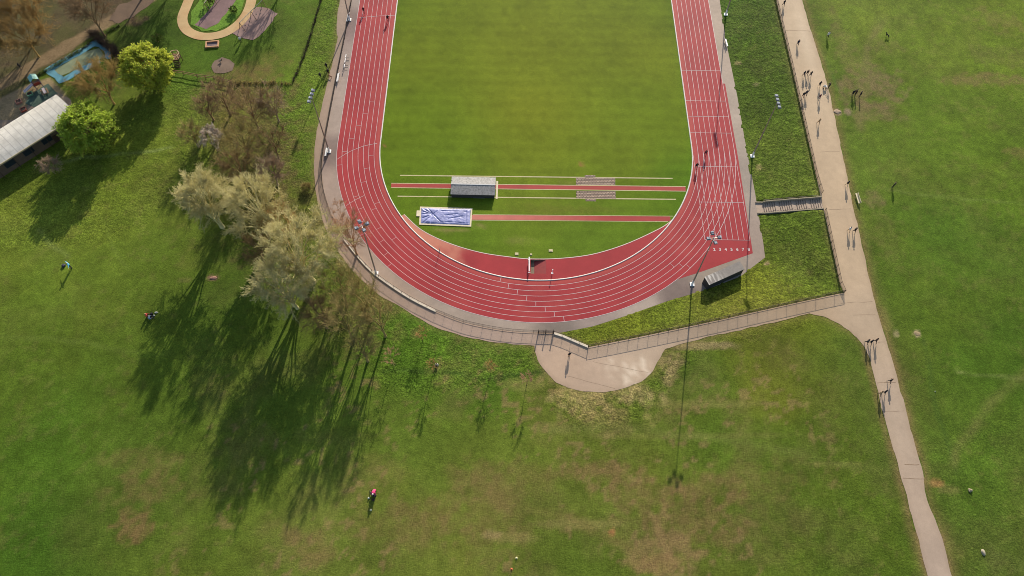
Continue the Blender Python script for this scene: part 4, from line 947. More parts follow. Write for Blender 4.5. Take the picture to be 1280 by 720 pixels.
def skeleton(pose):
    J = {'pel': (0, 0, .95), 'spi': (0, 0, 1.17), 'che': (0, 0, 1.37), 'nec': (0, 0, 1.50), 'hb': (0, .015, 1.57), 'hd': (0, .025, 1.655), 'top': (0, .015, 1.72), 'nos': (0, .125, 1.64)}
    for s, x in (('L', -1), ('R', 1)):
        J['sh'+s] = (x*.185, 0, 1.42); J['el'+s] = (x*.245, -.03, 1.15); J['wr'+s] = (x*.25, .05, .92); J['ha'+s] = (x*.245, .085, .85)
        J['hi'+s] = (x*.09, 0, .90); J['kn'+s] = (x*.10, .02, .49); J['an'+s] = (x*.10, -.02, .085); J['to'+s] = (x*.115, .15, .035)
    if pose in ('walk', 'run'):
        k = 1.0 if pose == 'walk' else 1.6
        for s, x, d in (('L', -1, 1), ('R', 1, -1)):
            J['kn'+s] = (x*.10, .04+.15*d*k, .50+.02*(k-1)); J['an'+s] = (x*.10, (.24 if d > 0 else -.36)*k, .085+(.0 if d > 0 else .10*k)); J['to'+s] = (x*.11, (.24 if d > 0 else -.36)*k+.15, .04+(.03 if d > 0 else .0))
            J['el'+s] = (x*.24, -.04-.14*d*k, 1.16); J['wr'+s] = (x*.22, .06-.22*d*k, .97+.05*(k-1)); J['ha'+s] = (x*.21, .10-.24*d*k, .90+.08*(k-1))
    if pose == 'bend':
        J.update({'spi': (0, .16, 1.10), 'che': (0, .36, 1.17), 'nec': (0, .48, 1.20), 'hb': (0, .55, 1.20), 'hd': (0, .63, 1.20), 'top': (0, .69, 1.22), 'nos': (0, .66, 1.09)})
        for s, x in (('L', -1), ('R', 1)):
            J['sh'+s] = (x*.19, .40, 1.13); J['el'+s] = (x*.25, .50, .86); J['wr'+s] = (x*.22, .62, .63); J['ha'+s] = (x*.2, .66, .56); J['kn'+s] = (x*.12, .10, .48)
    if pose == 'sit':
        for k in J: J[k] = (J[k][0], J[k][1], J[k][2]-.80)
        for s, x in (('L', -1), ('R', 1)):
            J['kn'+s] = (x*.16, .36, .42); J['an'+s] = (x*.15, .56, .09); J['to'+s] = (x*.16, .70, .06); J['el'+s] = (x*.26, .10, .40); J['wr'+s] = (x*.2, .30, .43); J['ha'+s] = (x*.18, .36, .44)
    if pose == 'reach':
        for s, x in (('L', -1), ('R', 1)): J['el'+s] = (x*.44, .08, 1.34); J['wr'+s] = (x*.66, .16, 1.26); J['ha'+s] = (x*.74, .18, 1.24)
    if pose == 'push':
        for s, x in (('L', -1), ('R', 1)): J['el'+s] = (x*.25, .10, 1.16); J['wr'+s] = (x*.2, .36, 1.06); J['ha'+s] = (x*.19, .43, 1.04)
    return J
RADS = {'pel': .135, 'spi': .15, 'che': .17, 'nec': .058, 'hb': .07, 'hd': .105, 'top': .07, 'nos': .018, 'sh': .085, 'el': .058, 'wr': .032, 'ha': .036, 'hi': .10, 'kn': .068, 'an': .042, 'to': .036}
BONES = [('pel', 'spi', 1), ('spi', 'che', 1), ('che', 'nec', 1), ('nec', 'hb', 0), ('hb', 'hd', 0), ('hd', 'top', 0), ('hd', 'nos', 0)]
for s in 'LR': BONES += [('che', 'sh'+s, 1), ('sh'+s, 'el'+s, 1), ('el'+s, 'wr'+s, 1), ('wr'+s, 'ha'+s, 0), ('pel', 'hi'+s, 2), ('hi'+s, 'kn'+s, 2), ('kn'+s, 'an'+s, 2), ('an'+s, 'to'+s, 3)]
def skin_mesh(verts, edges, rads, root, lv=1):
    me = bpy.data.meshes.new('body'); me.from_pydata(verts, edges, []); o = bpy.data.objects.new('tmp', me); COL.objects.link(o)
    o.modifiers.new('s', 'SKIN')
    for i, r in enumerate(rads): me.skin_vertices[0].data[i].radius = (r, r); me.skin_vertices[0].data[i].use_root = (i == root)
    sm = o.modifiers.new('u', 'SUBSURF'); sm.levels = lv
    dg = bpy.context.evaluated_depsgraph_get(); out = bpy.data.meshes.new_from_object(o.evaluated_get(dg)); bpy.data.objects.remove(o); return out
def nearest_bone(me, verts, segs, cats, rad):
    cen = np.array([p.center[:] for p in me.polygons]); best = np.full(len(cen), 9e9); which = np.zeros(len(cen), int)
    for (a, b), ct in zip(segs, cats):
        A, B = np.array(verts[a]), np.array(verts[b]); ab = B-A; t = np.clip(((cen-A)@ab)/(ab@ab+1e-9), 0, 1)
        d = np.linalg.norm(cen-(A+t[:, None]*ab), axis=1)-(rad[a]*(1-t)+rad[b]*t); k = d < best; best[k] = d[k]; which[k] = ct
    return which
POSES = {}
for pose in ('stand', 'walk', 'run', 'bend', 'sit', 'reach', 'push'):
    J = skeleton(pose); names = list(J); vid = {n: i for i, n in enumerate(names)}; V_ = [J[n] for n in names]; R_ = [RADS[n if n in RADS else n[:-1]] for n in names]
    E_ = [(vid[a], vid[b]) for a, b, c_ in BONES]; cats = [c_ for _, _, c_ in BONES]
    for s in 'LR':                       # four fingers and a thumb on each hand
        w = np.array(J['wr'+s]); h = np.array(J['ha'+s]); d = (h-w)/np.linalg.norm(h-w); side = np.cross(d, [0, 1, 0.3]); side /= np.linalg.norm(side)+1e-9
        for k, ln in ((-1.5, .07), (-.5, .085), (.5, .08), (1.5, .062)):
            b = len(V_); V_.append(tuple(h+side*k*.02+d*.03)); V_.append(tuple(h+side*k*.024+d*(.03+ln))); R_ += [.011, .008]; E_ += [(vid['ha'+s], b), (b, b+1)]; cats += [0, 0]
        b = len(V_); V_.append(tuple(h-side*.05+d*.02+np.array([0, .02, 0]))); R_ += [.010]; E_ += [(vid['ha'+s], b)]; cats += [0]
    me = skin_mesh(V_, E_, R_, vid['pel']); wh = nearest_bone(me, V_, E_, cats, R_)
    me.polygons.foreach_set('use_smooth', np.ones(len(me.polygons), bool))
    hb = bmesh.new(); bmesh.ops.create_uvsphere(hb, u_segments=14, v_segments=9, radius=1)
    hd, tp = np.array(J['hd']), np.array(J['top']); ax = Vector(tp-hd).normalized(); fw_ = Vector(np.array(J['nos'])-hd); fw_ = (fw_-ax*fw_.dot(ax)).normalized(); rt = ax.cross(fw_)
    for w in hb.verts:
        x, y, z_ = w.co; y2 = y*.115-.018; z2 = z_*.125+.02
        if y > 0.2 and z_ < 0.35: y2 = .04; 
        if z_ < -0.5: z2 = -.045
        w.co = Vector(hd)+rt*(x*.105)+fw_*y2+ax*z2
    hm = bpy.data.meshes.new('hair'); hb.to_mesh(hm); hb.free(); hm.polygons.foreach_set('use_smooth', np.ones(len(hm.polygons), bool))
    POSES[pose] = (me, wh, hm)
def person(u, v, face, label, top='black', legs='charcoal', hair='black', pose='walk', dz=0.95, k=1.1, group=None, sleeves=True):
    p = G(u, v, dz); me0, wh, hm0 = POSES[pose]
    zz = max(0.0, Z(*p)); inside_path = inside(np.array([p]), PATHPOLY)[0] or (abs(p[0]) < 52 and p[1] > -50)
    me = me0.copy(); me.name = 'person'; me.materials.clear()
    for m_ in (M_SKIN, cloth(top), cloth(legs), M_SHOE): me.materials.append(m_)
    me.polygons.foreach_set('material_index', wh.astype(np.int32))
    o = obj('person', me, None, (p[0], p[1], zz+(0.035 if inside_path else 0.0))); o.rotation_euler = (0, 0, face); o.scale = (k*1.12, k*1.12, k)
    tag(o, label, 'person', group)
    hm = hm0.copy(); hm.name = 'hair'; hm.materials.clear(); hm.materials.append(HAIRS[hair]); h = obj('hair', hm, o)
    return o
N_, S_, E_d, W_d = 0.0, PI, -PI/2, PI/2
GW = 'people on the wide path'
person(980.2, 4, 0.1, 'person in black, farthest up the wide path at the top edge', 'black', 'black', group=GW)
person(998, 53.5, 3.0, 'person in a dark coat alone on the upper wide path', 'navy', 'black', 'brown', group=GW)
person(1005.3, 92.5, 0.1, 'leftmost of three people abreast on the upper wide path', 'charcoal', 'navy', group=GW)
person(1009.6, 91, 0.05, 'middle of three people abreast on the upper wide path', 'brown', 'black', 'brown', group=GW)
person(1013.6, 93, 0.1, 'rightmost of three people abreast on the upper wide path', 'black', 'denim', group=GW)
person(1025, 105.5, 3.1, 'person in black walking just ahead of one in maroon', 'black', 'cream', group=GW)
person(1004.6, 118.8, 3.05, 'left one of a close pair by the bank side of the path', 'black', 'maroon', 'brown', group=GW)
person(1008.2, 116.6, 3.1, 'right one of a close pair by the bank side of the path', 'navy', 'black', group=GW)
person(1025, 121, 0.1, 'person in maroon walking behind one in black', 'maroon', 'grey', 'grey', group=GW)
pp = person(1036.8, 107.2, 1.45, 'person in black pushing a white pram off the path edge', 'black', 'navy', pose='push', group=GW)
person(1035.6, 43.5, 3.0, 'person with a white top on the grass beside the upper path', 'white', 'black', 'black', group='people on the right hand field')
person(1067, 116, 0.1, 'leftmost of three people standing on the worn brown grass', 'black', 'black', pose='stand', group='people on the right hand field')
person(1070.5, 115.4, -1.5, 'middle of three people standing on the worn brown grass', 'brown', 'black', pose='stand', group='people on the right hand field')
person(1076, 117.8, 1.4, 'rightmost of three people standing on the worn brown grass', 'black', 'charcoal', pose='stand', group='people on the right hand field')
person(1117.6, 231.5, 0.4, 'person in olive alone on the grass right of the bench', 'olive', 'olive', 'brown', 'stand', group='people on the right hand field')
person(1024, 151.8, 0.15, 'person in pale tan clothes alone on the middle of the path', 'tan', 'tan', 'fair', group=GW)
person(1059.6, 229.5, 0.1, 'person in black on the path edge above the bench', 'black', 'cream', group=GW)
person(1062.3, 286.8, 0.1, 'person in a white top walking below the bench', 'white', 'tan', group=GW)
person(1069, 287.8, 0.1, 'person in black at the path edge below the bench', 'black', 'black', group=GW)
person(1084.6, 427, 0.3, 'leftmost of three people at the path fork', 'charcoal', 'black', group=GW)
person(1089, 427.6, 0.25, 'middle of three people at the path fork, in black', 'black', 'black', group=GW)
person(1095.5, 425.5, 0.3, 'rightmost of three people at the path fork, in brown', 'brown', 'charcoal', 'brown', group=GW)
person(1113.3, 476, 0.3, 'person in black, front right of three on the narrow path', 'black', 'charcoal', 'brown', group=GW)
person(1101, 491.5, 0.2, 'person in a tan top on the left edge of the narrow path', 'tan', 'brown', 'brown', group=GW)
person(1106.3, 490.3, 0.25, 'person in black beside one in tan on the narrow path', 'black', 'black', group=GW)
person(711.8, 443.5, 0.3, 'person in black standing on the forecourt below the gate', 'black', 'tan', pose='stand')
person(546, 455.5, 3.0, 'person in a white top seated on the grass slope', 'white', 'brown', 'black', 'sit', .4)
person(408, 82.5, 0.1, 'person in black farthest up the grey strip beside the left straight', 'black', 'black', group='people by the left railing')
person(410.2, 89.8, 0.1, 'person in black with a red dog lead by the left straight', 'black', 'maroon', group='people by the left railing')
person(400.2, 94.5, 0.2, 'person in black on the grass beside the left straight', 'black', 'charcoal', group='people by the left railing')
person(454.4, 12.6, 0.1, 'runner in maroon in an outer lane of the left straight', 'maroon', 'black', pose='run', group='runners on the track')
person(484.7, 22.8, 3.1, 'runner in black in an inner lane of the left straight', 'black', 'black', pose='run', group='runners on the track')
person(882.3, 191.5, 3.0, 'runner in maroon near the bend end of the right straight', 'maroon', 'black', pose='run', group='runners on the track')
person(871, 207.5, 3.0, 'runner in black beside the kerb where the right bend starts', 'black', 'black', pose='run', group='runners on the track')
person(86.3, 331.5, 2.2, 'person in a bright cyan top with arms out on the left lawn', 'cyan', 'charcoal', 'white_cap', 'reach', 1.2, 1.3)
person(183, 394.5, -1.3, 'person in a red top seated beside a grey blue companion', 'red', 'maroon', 'fair', 'sit', .4, 1.3)
person(186.5, 397.5, -1.2, 'person in pale blue seated by one in red and a dark bag', 'blue', 'navy', 'brown', 'sit', .4, 1.3)
person(468.5, 612.5, 2.9, 'person in a pink top with white cap bending on the lawn', 'pink', 'black', 'white_cap', 'bend', 1.0, 1.25)
person(466.2, 617.5, 0.6, 'person in black seated on the lawn just below one in pink', 'black', 'charcoal', 'black', 'sit', .4, 1.25)
person(24.3, 82.5, 2.6, 'person in black on the woodland lane at the upper left', 'black', 'black', 'black', 'walk')
person(300, 49.3, 0.5, 'person with a white top on the grass by the swings', 'white', 'black', 'black', 'stand')
person(124, 113, 0.4, 'person with a pale top under the bare tree in the play yard', 'cream', 'grey', 'grey', 'stand')
# dogs, pram, bags
def dog(u, v, face, label, colr, k=1.0):
    Vd = [(0, -.28, .48), (0, .0, .47), (0, .24, .50), (0, .38, .62), (0, .50, .70), (0, .64, .66), (0, -.42, .52), (0, -.56, .62)]; Rd = [.10, .105, .13, .075, .085, .04, .03, .02]
    Ed = [(0, 1), (1, 2), (2, 3), (3, 4), (4, 5), (0, 6), (6, 7)]
    for s in (-1, 1):
        b = len(Vd); Vd += [(s*.10, .24, .38), (s*.10, .22, .20), (s*.10, .24, .03)]; Rd += [.065, .035, .035]; Ed += [(2, b), (b, b+1), (b+1, b+2)]
        b = len(Vd); Vd += [(s*.10, -.26, .36), (s*.11, -.40, .22), (s*.11, -.34, .03)]; Rd += [.075, .036, .034]; Ed += [(0, b), (b, b+1), (b+1, b+2)]
        b = len(Vd); Vd += [(s*.06, .46, .80)]; Rd += [.02]; Ed += [(4, b)]
    me = skin_mesh(Vd, Ed, Rd, 1); me.materials.append(mat('dog_coat_'+str(int(u)), colr, 0.8, 0.15, 6)); me.name = 'dog'
    p = G(u, v, .4); o = obj('dog', me, None, (*p, max(0, Z(*p))+0.03)); o.rotation_euler = (0, 0, face); o.scale = (k, k, k); tag(o, label, 'dog'); return o
dog(1109.3, 44.5, 0.6, 'black dog alone on the grass at the upper right', C(30, 28, 28), 1.25)
dog(412.6, 95.3, 1.2, 'reddish brown dog on the grey strip below its walker', C(120, 62, 48))
p = np.array(pp.location[:2])+np.array([math.cos(1.45+PI/2), math.sin(1.45+PI/2)])*0.8
pr = empty('pram', (p[0], p[1], Z(*p)+0.03), 1.45, 'white pram pushed by a person in black beside the path', 'pram')
mb = MB(); mb.box((0, 0.05, .60), (.42, .78, .26), 0, 0, 1.12); mb.build('carrycot', cloth('white'), pr)
mb = MB(); mb.lathe((0, 0.22, .70), [(.26, 0), (.25, .14), (.18, .26), (.06, .31)], 12); mb.build('hood', cloth('white'), pr)
mb = MB()
for s in (-1, 1): mb.tube((s*.2, -.55, 1.0), (s*.22, .35, .18), .016); mb.tube((s*.22, -.3, .18), (s*.2, .1, .55), .016)
mb.tube((-.2, -.55, 1.0), (.2, -.55, 1.0), .018); mb.build('frame', M_STEEL, pr)
for sx in (-1, 1):
    for sy in (-.3, .35):
        mb = MB(); mb.tube((sx*.22, sy, .15), (sx*.27, sy, .15), .15, .15, 14); mb.build('wheel', M_SHOE, pr)
def bag(u, v, colr, label, s=(.5, .35, .34)):
    p = G(u, v, .15); bm = bmesh.new(); bmesh.ops.create_cube(bm, size=1); bmesh.ops.subdivide_edges(bm, edges=bm.edges[:], cuts=4, use_grid_fill=True)
    for w in bm.verts:
        x, y, z_ = w.co; r = 1.0-0.35*(abs(x*2)**4*abs(y*2)**4)-0.18*(z_+.5)*(abs(x*2)**2); w.co = Vector((x*s[0]*r, y*s[1]*r, (z_+.5)*s[2]*(1-0.25*abs(x*2)**3)))
    me = bpy.data.meshes.new('bag'); bm.to_mesh(me); bm.free(); me.materials.append(mat('bag_'+str(int(u)), colr, 0.75, 0.1, 5)); me.polygons.foreach_set('use_smooth', np.ones(len(me.polygons), bool))
    o = obj('bag', me, None, (*p, Z(*p))); o.rotation_euler = (0, 0, u); tag(o, label, 'bag'); mb = MB()
    for a in range(8): mb.tube((-s[0]*.3+s[0]*.6*a/8, 0, s[2]*.82+.14*math.sin(PI*a/8)), (-s[0]*.3+s[0]*.6*(a+1)/8, 0, s[2]*.82+.14*math.sin(PI*(a+1)/8)), .014)
    mb.build('handle', M_SHOE, o); return o
bag(79.5, 332, C(62, 62, 76), 'dark bag on the lawn beside the person in cyan', (.9, .6, .4))
bag(189.6, 392.5, C(34, 34, 36), 'black bag on the lawn by the seated pair', (.7, .45, .4))
bag(195, 390.5, C(214, 212, 196), 'white bag on the lawn farthest right of the seated pair', (.75, .28, .22))
bag(192.4, 394.4, C(226, 224, 206), 'small white bag between the seated pair and the larger white bag', (.4, .3, .25))
bag(468, 619, C(44, 46, 50), 'dark rucksack at the feet of the person in pink', (.7, .6, .45))
bag(466.6, 624.5, C(58, 50, 40), 'brown bag below the dark rucksack on the lawn', (.5, .5, .3))
bench(1071.3, 249.5, 2.7, math.radians(93), 'pale bench on bare earth beside the wide path', mat('pale_bench_timber', C(226, 212, 180), 0.7, 0.1, 2))

# ================================================================== TREES
def _norm(a): return a/(np.linalg.norm(a, axis=-1, keepdims=True)+1e-9)
def tubes(Pn, R, n):
    """Pn (m,k,3) polylines, R (m,k) radii -> verts, quads"""
    m, k, _ = Pn.shape; t = _norm(np.gradient(Pn, axis=1) if k > 2 else np.repeat((Pn[:, 1:]-Pn[:, :1]), 2, 1))
    ref = np.where(np.abs(t[..., 2:3]) < 0.9, np.array([0, 0, 1.0]), np.array([1.0, 0, 0])); x = _norm(np.cross(t, ref)); y = np.cross(t, x)
    a = np.arange(n)*2*PI/n; ring = Pn[:, :, None, :]+R[:, :, None, None]*(np.cos(a)[None, None, :, None]*x[:, :, None, :]+np.sin(a)[None, None, :, None]*y[:, :, None, :])
    V = ring.reshape(-1, 3); base = (np.arange(m)*k*n)[:, None, None]+(np.arange(k-1)*n)[None, :, None]; i = np.arange(n); j = (i+1) % n
    F = np.stack([base+i, base+j, base+n+j, base+n+i], -1).reshape(-1, 4); return V, F
def bez3(A, B, Cc, k):
    t = np.linspace(0, 1, k)[None, :, None]; return (1-t)**2*A[:, None]+2*t*(1-t)*B[:, None]+t*t*Cc[:, None]
def grow(seed, h, R, zb, nl, nb, nt, ns, twl, leaves, ls, r0, tw=0.02, multi=1, lump=0.3, shell=0.5, upt=0.35, flat=1.0, feather=False, low=-.55):
    g = np.random.default_rng(seed); zc = (h+zb)/2; rz = (h-zb)/2
    ph = g.uniform(0, 6.28, 6)
    def lumpf(d): return 1-lump*0.5+lump*0.5*(np.sin(3*np.arctan2(d[:, 1], d[:, 0])+ph[0])*np.sin(4*d[:, 2]+ph[1])+0.6*np.sin(7*np.arctan2(d[:, 1], d[:, 0])+ph[2]+3*d[:, 2]))
    TV, TF, n0 = [], [], 0
    def addT(v, f):
        nonlocal n0; TV.append(v); TF.append(f+n0); n0 += len(v)
    # stems
    stems = []
    for s in range(multi):
        a = g.uniform(0, 6.28); off = 0.25*R*0.3*(multi > 1); lean = g.normal(0, .25, 2)+np.array([math.cos(a), math.sin(a)])*(0.22*R if multi > 1 else 0)
        k = 8; t = np.linspace(0, 1, k); zz = t*(zb*0.35+zc*0.65); st = np.stack([off*math.cos(a)+lean[0]*t**1.4+g.normal(0, .06, k)*t, off*math.sin(a)+lean[1]*t**1.4+g.normal(0, .06, k)*t, zz-0.1*(t == 0)], 1)
        stems.append(st)
    SP = np.array(stems); rr = np.linspace(1, .42, 8)[None]*r0/ (multi**.5); rr = np.repeat(rr, multi, 0); rr[:, 0] *= 1.35; addT(*tubes(SP, rr, 8))
    # limbs
    i = np.arange(nl); az = i*2.39996+g.uniform(0, 6); el = np.arcsin(np.clip(-0.1+1.08*(i+.5)/nl, -1, .98)); d = np.stack([np.cos(az)*np.cos(el), np.sin(az)*np.cos(el), np.sin(el)], 1)
    end = np.array([0, 0, zc])+d*np.array([R*.66, R*.66, rz*.7*flat])*lumpf(d)[:, None]; own = g.integers(0, multi, nl); tt = np.clip(.42+.5*(i/nl)+g.normal(0, .06, nl), .3, .97)
    stt = np.array([[np.interp(tt[q]*7, np.arange(8), SP[own[q], :, c]) for c in range(3)] for q in range(nl)])
    if multi > 1: end[:, :2] += 0.3*SP[own, -1, :2]
    ctrl = stt+(end-stt)*np.array([.35, .35, .35])+np.array([0, 0, 1.0])*(np.linalg.norm(end-stt, axis=1)*upt*.45)[:, None]
    LB = bez3(stt, ctrl, end, 9)+g.normal(0, .02*R, (nl, 9, 3))*np.linspace(0, 1, 9)[None, :, None]
    LR = (r0*.42*(1-.72*np.linspace(0, 1, 9)))[None]*np.ones((nl, 1)); addT(*tubes(LB, LR, 6))
    # branches towards points spread through the crown
    d = _norm(g.normal(size=(nb*2, 3))); d = d[d[:, 2] > low][:nb]; nb = len(d)
    rad_ = (shell+(1-shell)*g.random(nb)**.6)*lumpf(d); T = np.array([0, 0, zc])+d*np.array([R, R, rz])*rad_[:, None]
    LP = LB[:, 2:].reshape(-1, 3); LT = _norm(np.gradient(LB, axis=1))[:, 2:].reshape(-1, 3)
    dv = T[:, None]-LP[None]; D = np.linalg.norm(dv, axis=2); al = (dv*LT[None]).sum(2)/(D+1e-9); q = (D*(1.5-.6*al)).argmin(1)
    Sx, tg = LP[q], LT[q]; dd = np.linalg.norm(T-Sx, axis=1)[:, None]
    ctrl = Sx+tg*dd*.35+(T-Sx)*.25+np.array([0, 0, .12])*dd
    BR = bez3(Sx, ctrl, T, 6)+g.normal(0, .03, (nb, 6, 3))*np.linspace(0, 1, 6)[None, :, None]*dd[:, :, None]
    BRr = np.clip(.012*dd+.02, .02, r0*.22)*(1-.7*np.linspace(0, 1, 6))[None]
    CV, CF_, MI, m0 = [], [], [], 0
    def addC(v, f, mi):
        nonlocal m0; CV.append(v); CF_.append(f+m0); MI.append(np.full(len(f), mi)); m0 += len(v)
    addC(*tubes(BR, BRr, 4), 0)
    # twigs
    ti = g.uniform(.15, 1, (nb, nt)); k0 = np.clip((ti*5).astype(int), 0, 4); fr_ = (ti*5-k0)[..., None]; bi = np.arange(nb)[:, None]
    pos = (BR[bi, k0]*(1-fr_)+BR[bi, k0+1]*fr_).reshape(-1, 3); tan = _norm((BR[bi, k0+1]-BR[bi, k0])).reshape(-1, 3); nT = len(pos)
    outw = _norm((pos-np.array([0, 0, zc*.8]))/np.array([R, R, rz])); dr = _norm(tan*.6+outw*.7+g.normal(0, .55, (nT, 3))+np.array([0, 0, upt])); L = twl*g.uniform(.45, 1.15, nT)[:, None]
    TW = np.stack([pos, pos+dr*L*.5+g.normal(0, .06, (nT, 3))*L, pos+dr*L+np.array([0, 0, .10])*L], 1); addC(*tubes(TW, np.array([1.0, .75, .35])[None]*tw*np.ones((nT, 1)), 3), 0)
    if ns:
        tj = g.uniform(.2, 1, (nT, ns)); ii_ = np.arange(nT)[:, None]; p1 = (TW[ii_, 0]*(1-tj[..., None])+TW[ii_, 2]*tj[..., None]).reshape(-1, 3); d1 = _norm(np.repeat(dr, ns, 0)*.8+g.normal(0, .6, (nT*ns, 3))+np.array([0, 0, upt*.6])); L1 = (np.repeat(L, ns, 0))*g.uniform(.22, .55, (nT*ns, 1))
        ST = np.stack([p1, p1+d1*L1], 1); addC(*tubes(ST, np.array([.75, .25])[None]*tw*np.ones((nT*ns, 1)), 3), 0)
    if leaves:
        src = ST if ns else TW[:, 1:]; nS = len(src); tl = g.uniform(.1, 1.1, (nS, leaves))[..., None]; lp = (src[:, None, 0]*(1-tl)+src[:, None, 1]*tl).reshape(-1, 3); nLf = len(lp)
        a = _norm(g.normal(size=(nLf, 3))*(1.0 if not feather else .4)+(np.repeat(_norm(src[:, 1]-src[:, 0]), leaves, 0) if feather else np.array([0, 0, .2]))); b = _norm(np.cross(a, g.normal(size=(nLf, 3)))); s1 = ls*g.uniform(.6, 1.3, (nLf, 1)); a, b = a*s1*.5, b*s1*(.10 if feather else .32)
        v = np.stack([lp-a, lp-a*.1+b, lp+a, lp-a*.1-b], 1).reshape(-1, 3); f = np.arange(nLf*4).reshape(-1, 4); addC(v, f, 1)
    return (np.concatenate(TV), np.concatenate(TF)), (np.concatenate(CV), np.concatenate(CF_), np.concatenate(MI))
def barkmat(n, c): return mat(n, c, 0.85, 0.2, 2.0)
def leafmat(name, c1, c2):
    if name in _M: return _M[name]
    m, n, l, b = newmat(name); t = noise_node(n, l, 0.8, 3); t2 = noise_node(n, l, 5, 2)
    c = mixrgb(n, l, 'MIX', maprange(n, l, t.outputs['Fac'], .35, .65, 0, 1), c1, c2); s = n.new('ShaderNodeVectorMath'); s.operation = 'SCALE'; l.new(c, s.inputs[0]); l.new(maprange(n, l, t2.outputs['Fac'], .3, .7, .75, 1.25), s.inputs['Scale']); l.new(s.outputs[0], b.inputs['Base Color'])
    b.inputs['Roughness'].default_value = .6; b.inputs['Specular IOR Level'].default_value = .25
    tr = n.new('ShaderNodeBsdfTranslucent'); l.new(s.outputs[0], tr.inputs[0]); mx = n.new('ShaderNodeMixShader'); mx.inputs[0].default_value = .55; out = n['Material Output']; l.new(b.outputs[0], mx.inputs[1]); l.new(tr.outputs[0], mx.inputs[2]); l.new(mx.outputs[0], out.inputs[0]); _M[name] = m; return m
BK = {'pale': barkmat('pale_willow_bark', C(182, 172, 124, 1.4)), 'brown': barkmat('brown_bark', C(116, 94, 66, 1.7)), 'grey': barkmat('grey_brown_bark', C(136, 116, 94, 1.6)), 'gold': barkmat('golden_twig_bark', C(150, 122, 70, 1.5)), 'pink': barkmat('reddish_twig_bark', C(150, 116, 88, 1.6)), 'dark': barkmat('dark_bark', C(70, 56, 44)), 'olive': barkmat('olive_twig_bark', C(126, 112, 66, 1.7))}
LF = {'willow': leafmat('pale_catkins', C(186, 178, 116, 1.4), C(164, 160, 94, 1.35)), 'lime': leafmat('spring_lime_leaves', C(146, 160, 60, 2.0), C(124, 144, 52, 2.0)), 'yellow': leafmat('yellow_green_leaves', C(164, 168, 66, 1.9), C(140, 152, 56, 1.9)), 'white': leafmat('white_blossom', C(216, 198, 184, 1.6), C(190, 174, 160, 1.6)), 'bud': leafmat('olive_buds', C(130, 116, 62, 1.7), C(112, 102, 54, 1.7)), 'ivy': leafmat('green_ivy', C(84, 110, 34, 1.3), C(66, 92, 28, 1.3)), 'russet': leafmat('russet_buds', C(150, 112, 82, 1.6), C(128, 98, 70, 1.6))}
MESH_CACHE = {}
def tree(u, v, zc, label, kind, bark, leaf, h, R, zb, seed, name='tree', cat='tree', group=None, rot=0.0, **kw):
    p = G(u, v, zc); P_ = dict(KINDS_[kind]); P_.update(kw)
    key = (kind, seed, h, R, zb, tuple(sorted(kw.items())))
    if key not in MESH_CACHE: MESH_CACHE[key] = grow(seed, h, R, zb, **P_)
    (tv, tf), (cv, cf, mi) = MESH_CACHE[key]
    root = empty(name, (p[0], p[1], max(0.0, Z(*p))-0.05), rot, label, cat, group)
    obj('trunk', rawmesh('trunk', tv, tf, BK[bark], None, True), root)
    mats = [BK[bark]]+([LF[leaf]] if leaf else [])
    obj('crown', rawmesh('crown', cv, cf, mats, mi), root); return root
KINDS_ = {
 'willow': dict(nl=18, nb=165, nt=13, ns=5, twl=1.45, leaves=1, ls=.32, feather=True, upt=.22, r0=.46, tw=.030, multi=2, lump=.34, shell=.4),
 'bare': dict(nl=10, nb=80, nt=12, ns=4, twl=1.5, leaves=0, ls=.1, r0=.26, tw=.022, lump=.3, shell=.35),
 'budded': dict(nl=10, nb=75, nt=11, ns=4, twl=1.4, leaves=1, ls=.14, r0=.24, tw=.02, lump=.35, shell=.3),
 'leafy': dict(nl=12, nb=460, nt=13, ns=4, twl=1.0, leaves=2, ls=.36, r0=.2, tw=.02, lump=.2, shell=.72, low=-.92),
 'shrub': dict(nl=7, nb=45, nt=12, ns=5, twl=.8, leaves=0, ls=.1, r0=.07, tw=.016, multi=3, lump=.3, shell=.3),
 'blossom': dict(nl=7, nb=60, nt=12, ns=5, twl=.8, leaves=3, ls=.15, r0=.09, tw=.018, multi=2, lump=.4, shell=.4),
 'sapling': dict(nl=6, nb=26, nt=10, ns=4, twl=.55, leaves=0, ls=.1, r0=.06, tw=.013, lump=.3, shell=.3)}
GT = 'bare trees of the thicket'
tree(256, 245, 11, 'pale catkin covered willow, leftmost of the big pale trees', 'willow', 'pale', 'willow', 19, 6.4, 3.0, 1, 'willow_tree', group='big pale willows')
tree(314, 256, 11.5, 'pale willow standing close right of the leftmost one', 'willow', 'pale', 'willow', 20, 7.8, 3.0, 2, 'willow_tree', group='big pale willows')
tree(381, 316, 11.5, 'largest pale willow, reaching over the left bend path', 'willow', 'pale', 'willow', 22, 10.2, 3.0, 3, 'willow_tree', group='big pale willows', nb=190)
tree(357, 356, 9, 'lowest pale willow spreading towards the lawn in front', 'willow', 'pale', 'willow', 18, 7.2, 2.5, 4, 'willow_tree', group='big pale willows')
tree(276, 118, 7, 'dark limbed bare tree right of the play yard fence', 'bare', 'brown', None, 12, 5.0, 2.5, 11, 'bare_tree', group=GT, nb=55)
tree(258, 132, 5, 'bare tree left of the white blossom, above it', 'bare', 'brown', None, 8, 3.4, 1.5, 12, 'bare_tree', group=GT, nb=40)
tree(312, 135, 7, 'wide brown bare tree at the top middle of the thicket', 'budded', 'brown', 'bud', 12, 6.6, 2, 13, 'bare_tree', group=GT)
tree(340, 130, 6, 'grey brown bare tree at the top right corner of the thicket', 'budded', 'grey', 'bud', 11, 5.2, 2, 14, 'bare_tree', group=GT)
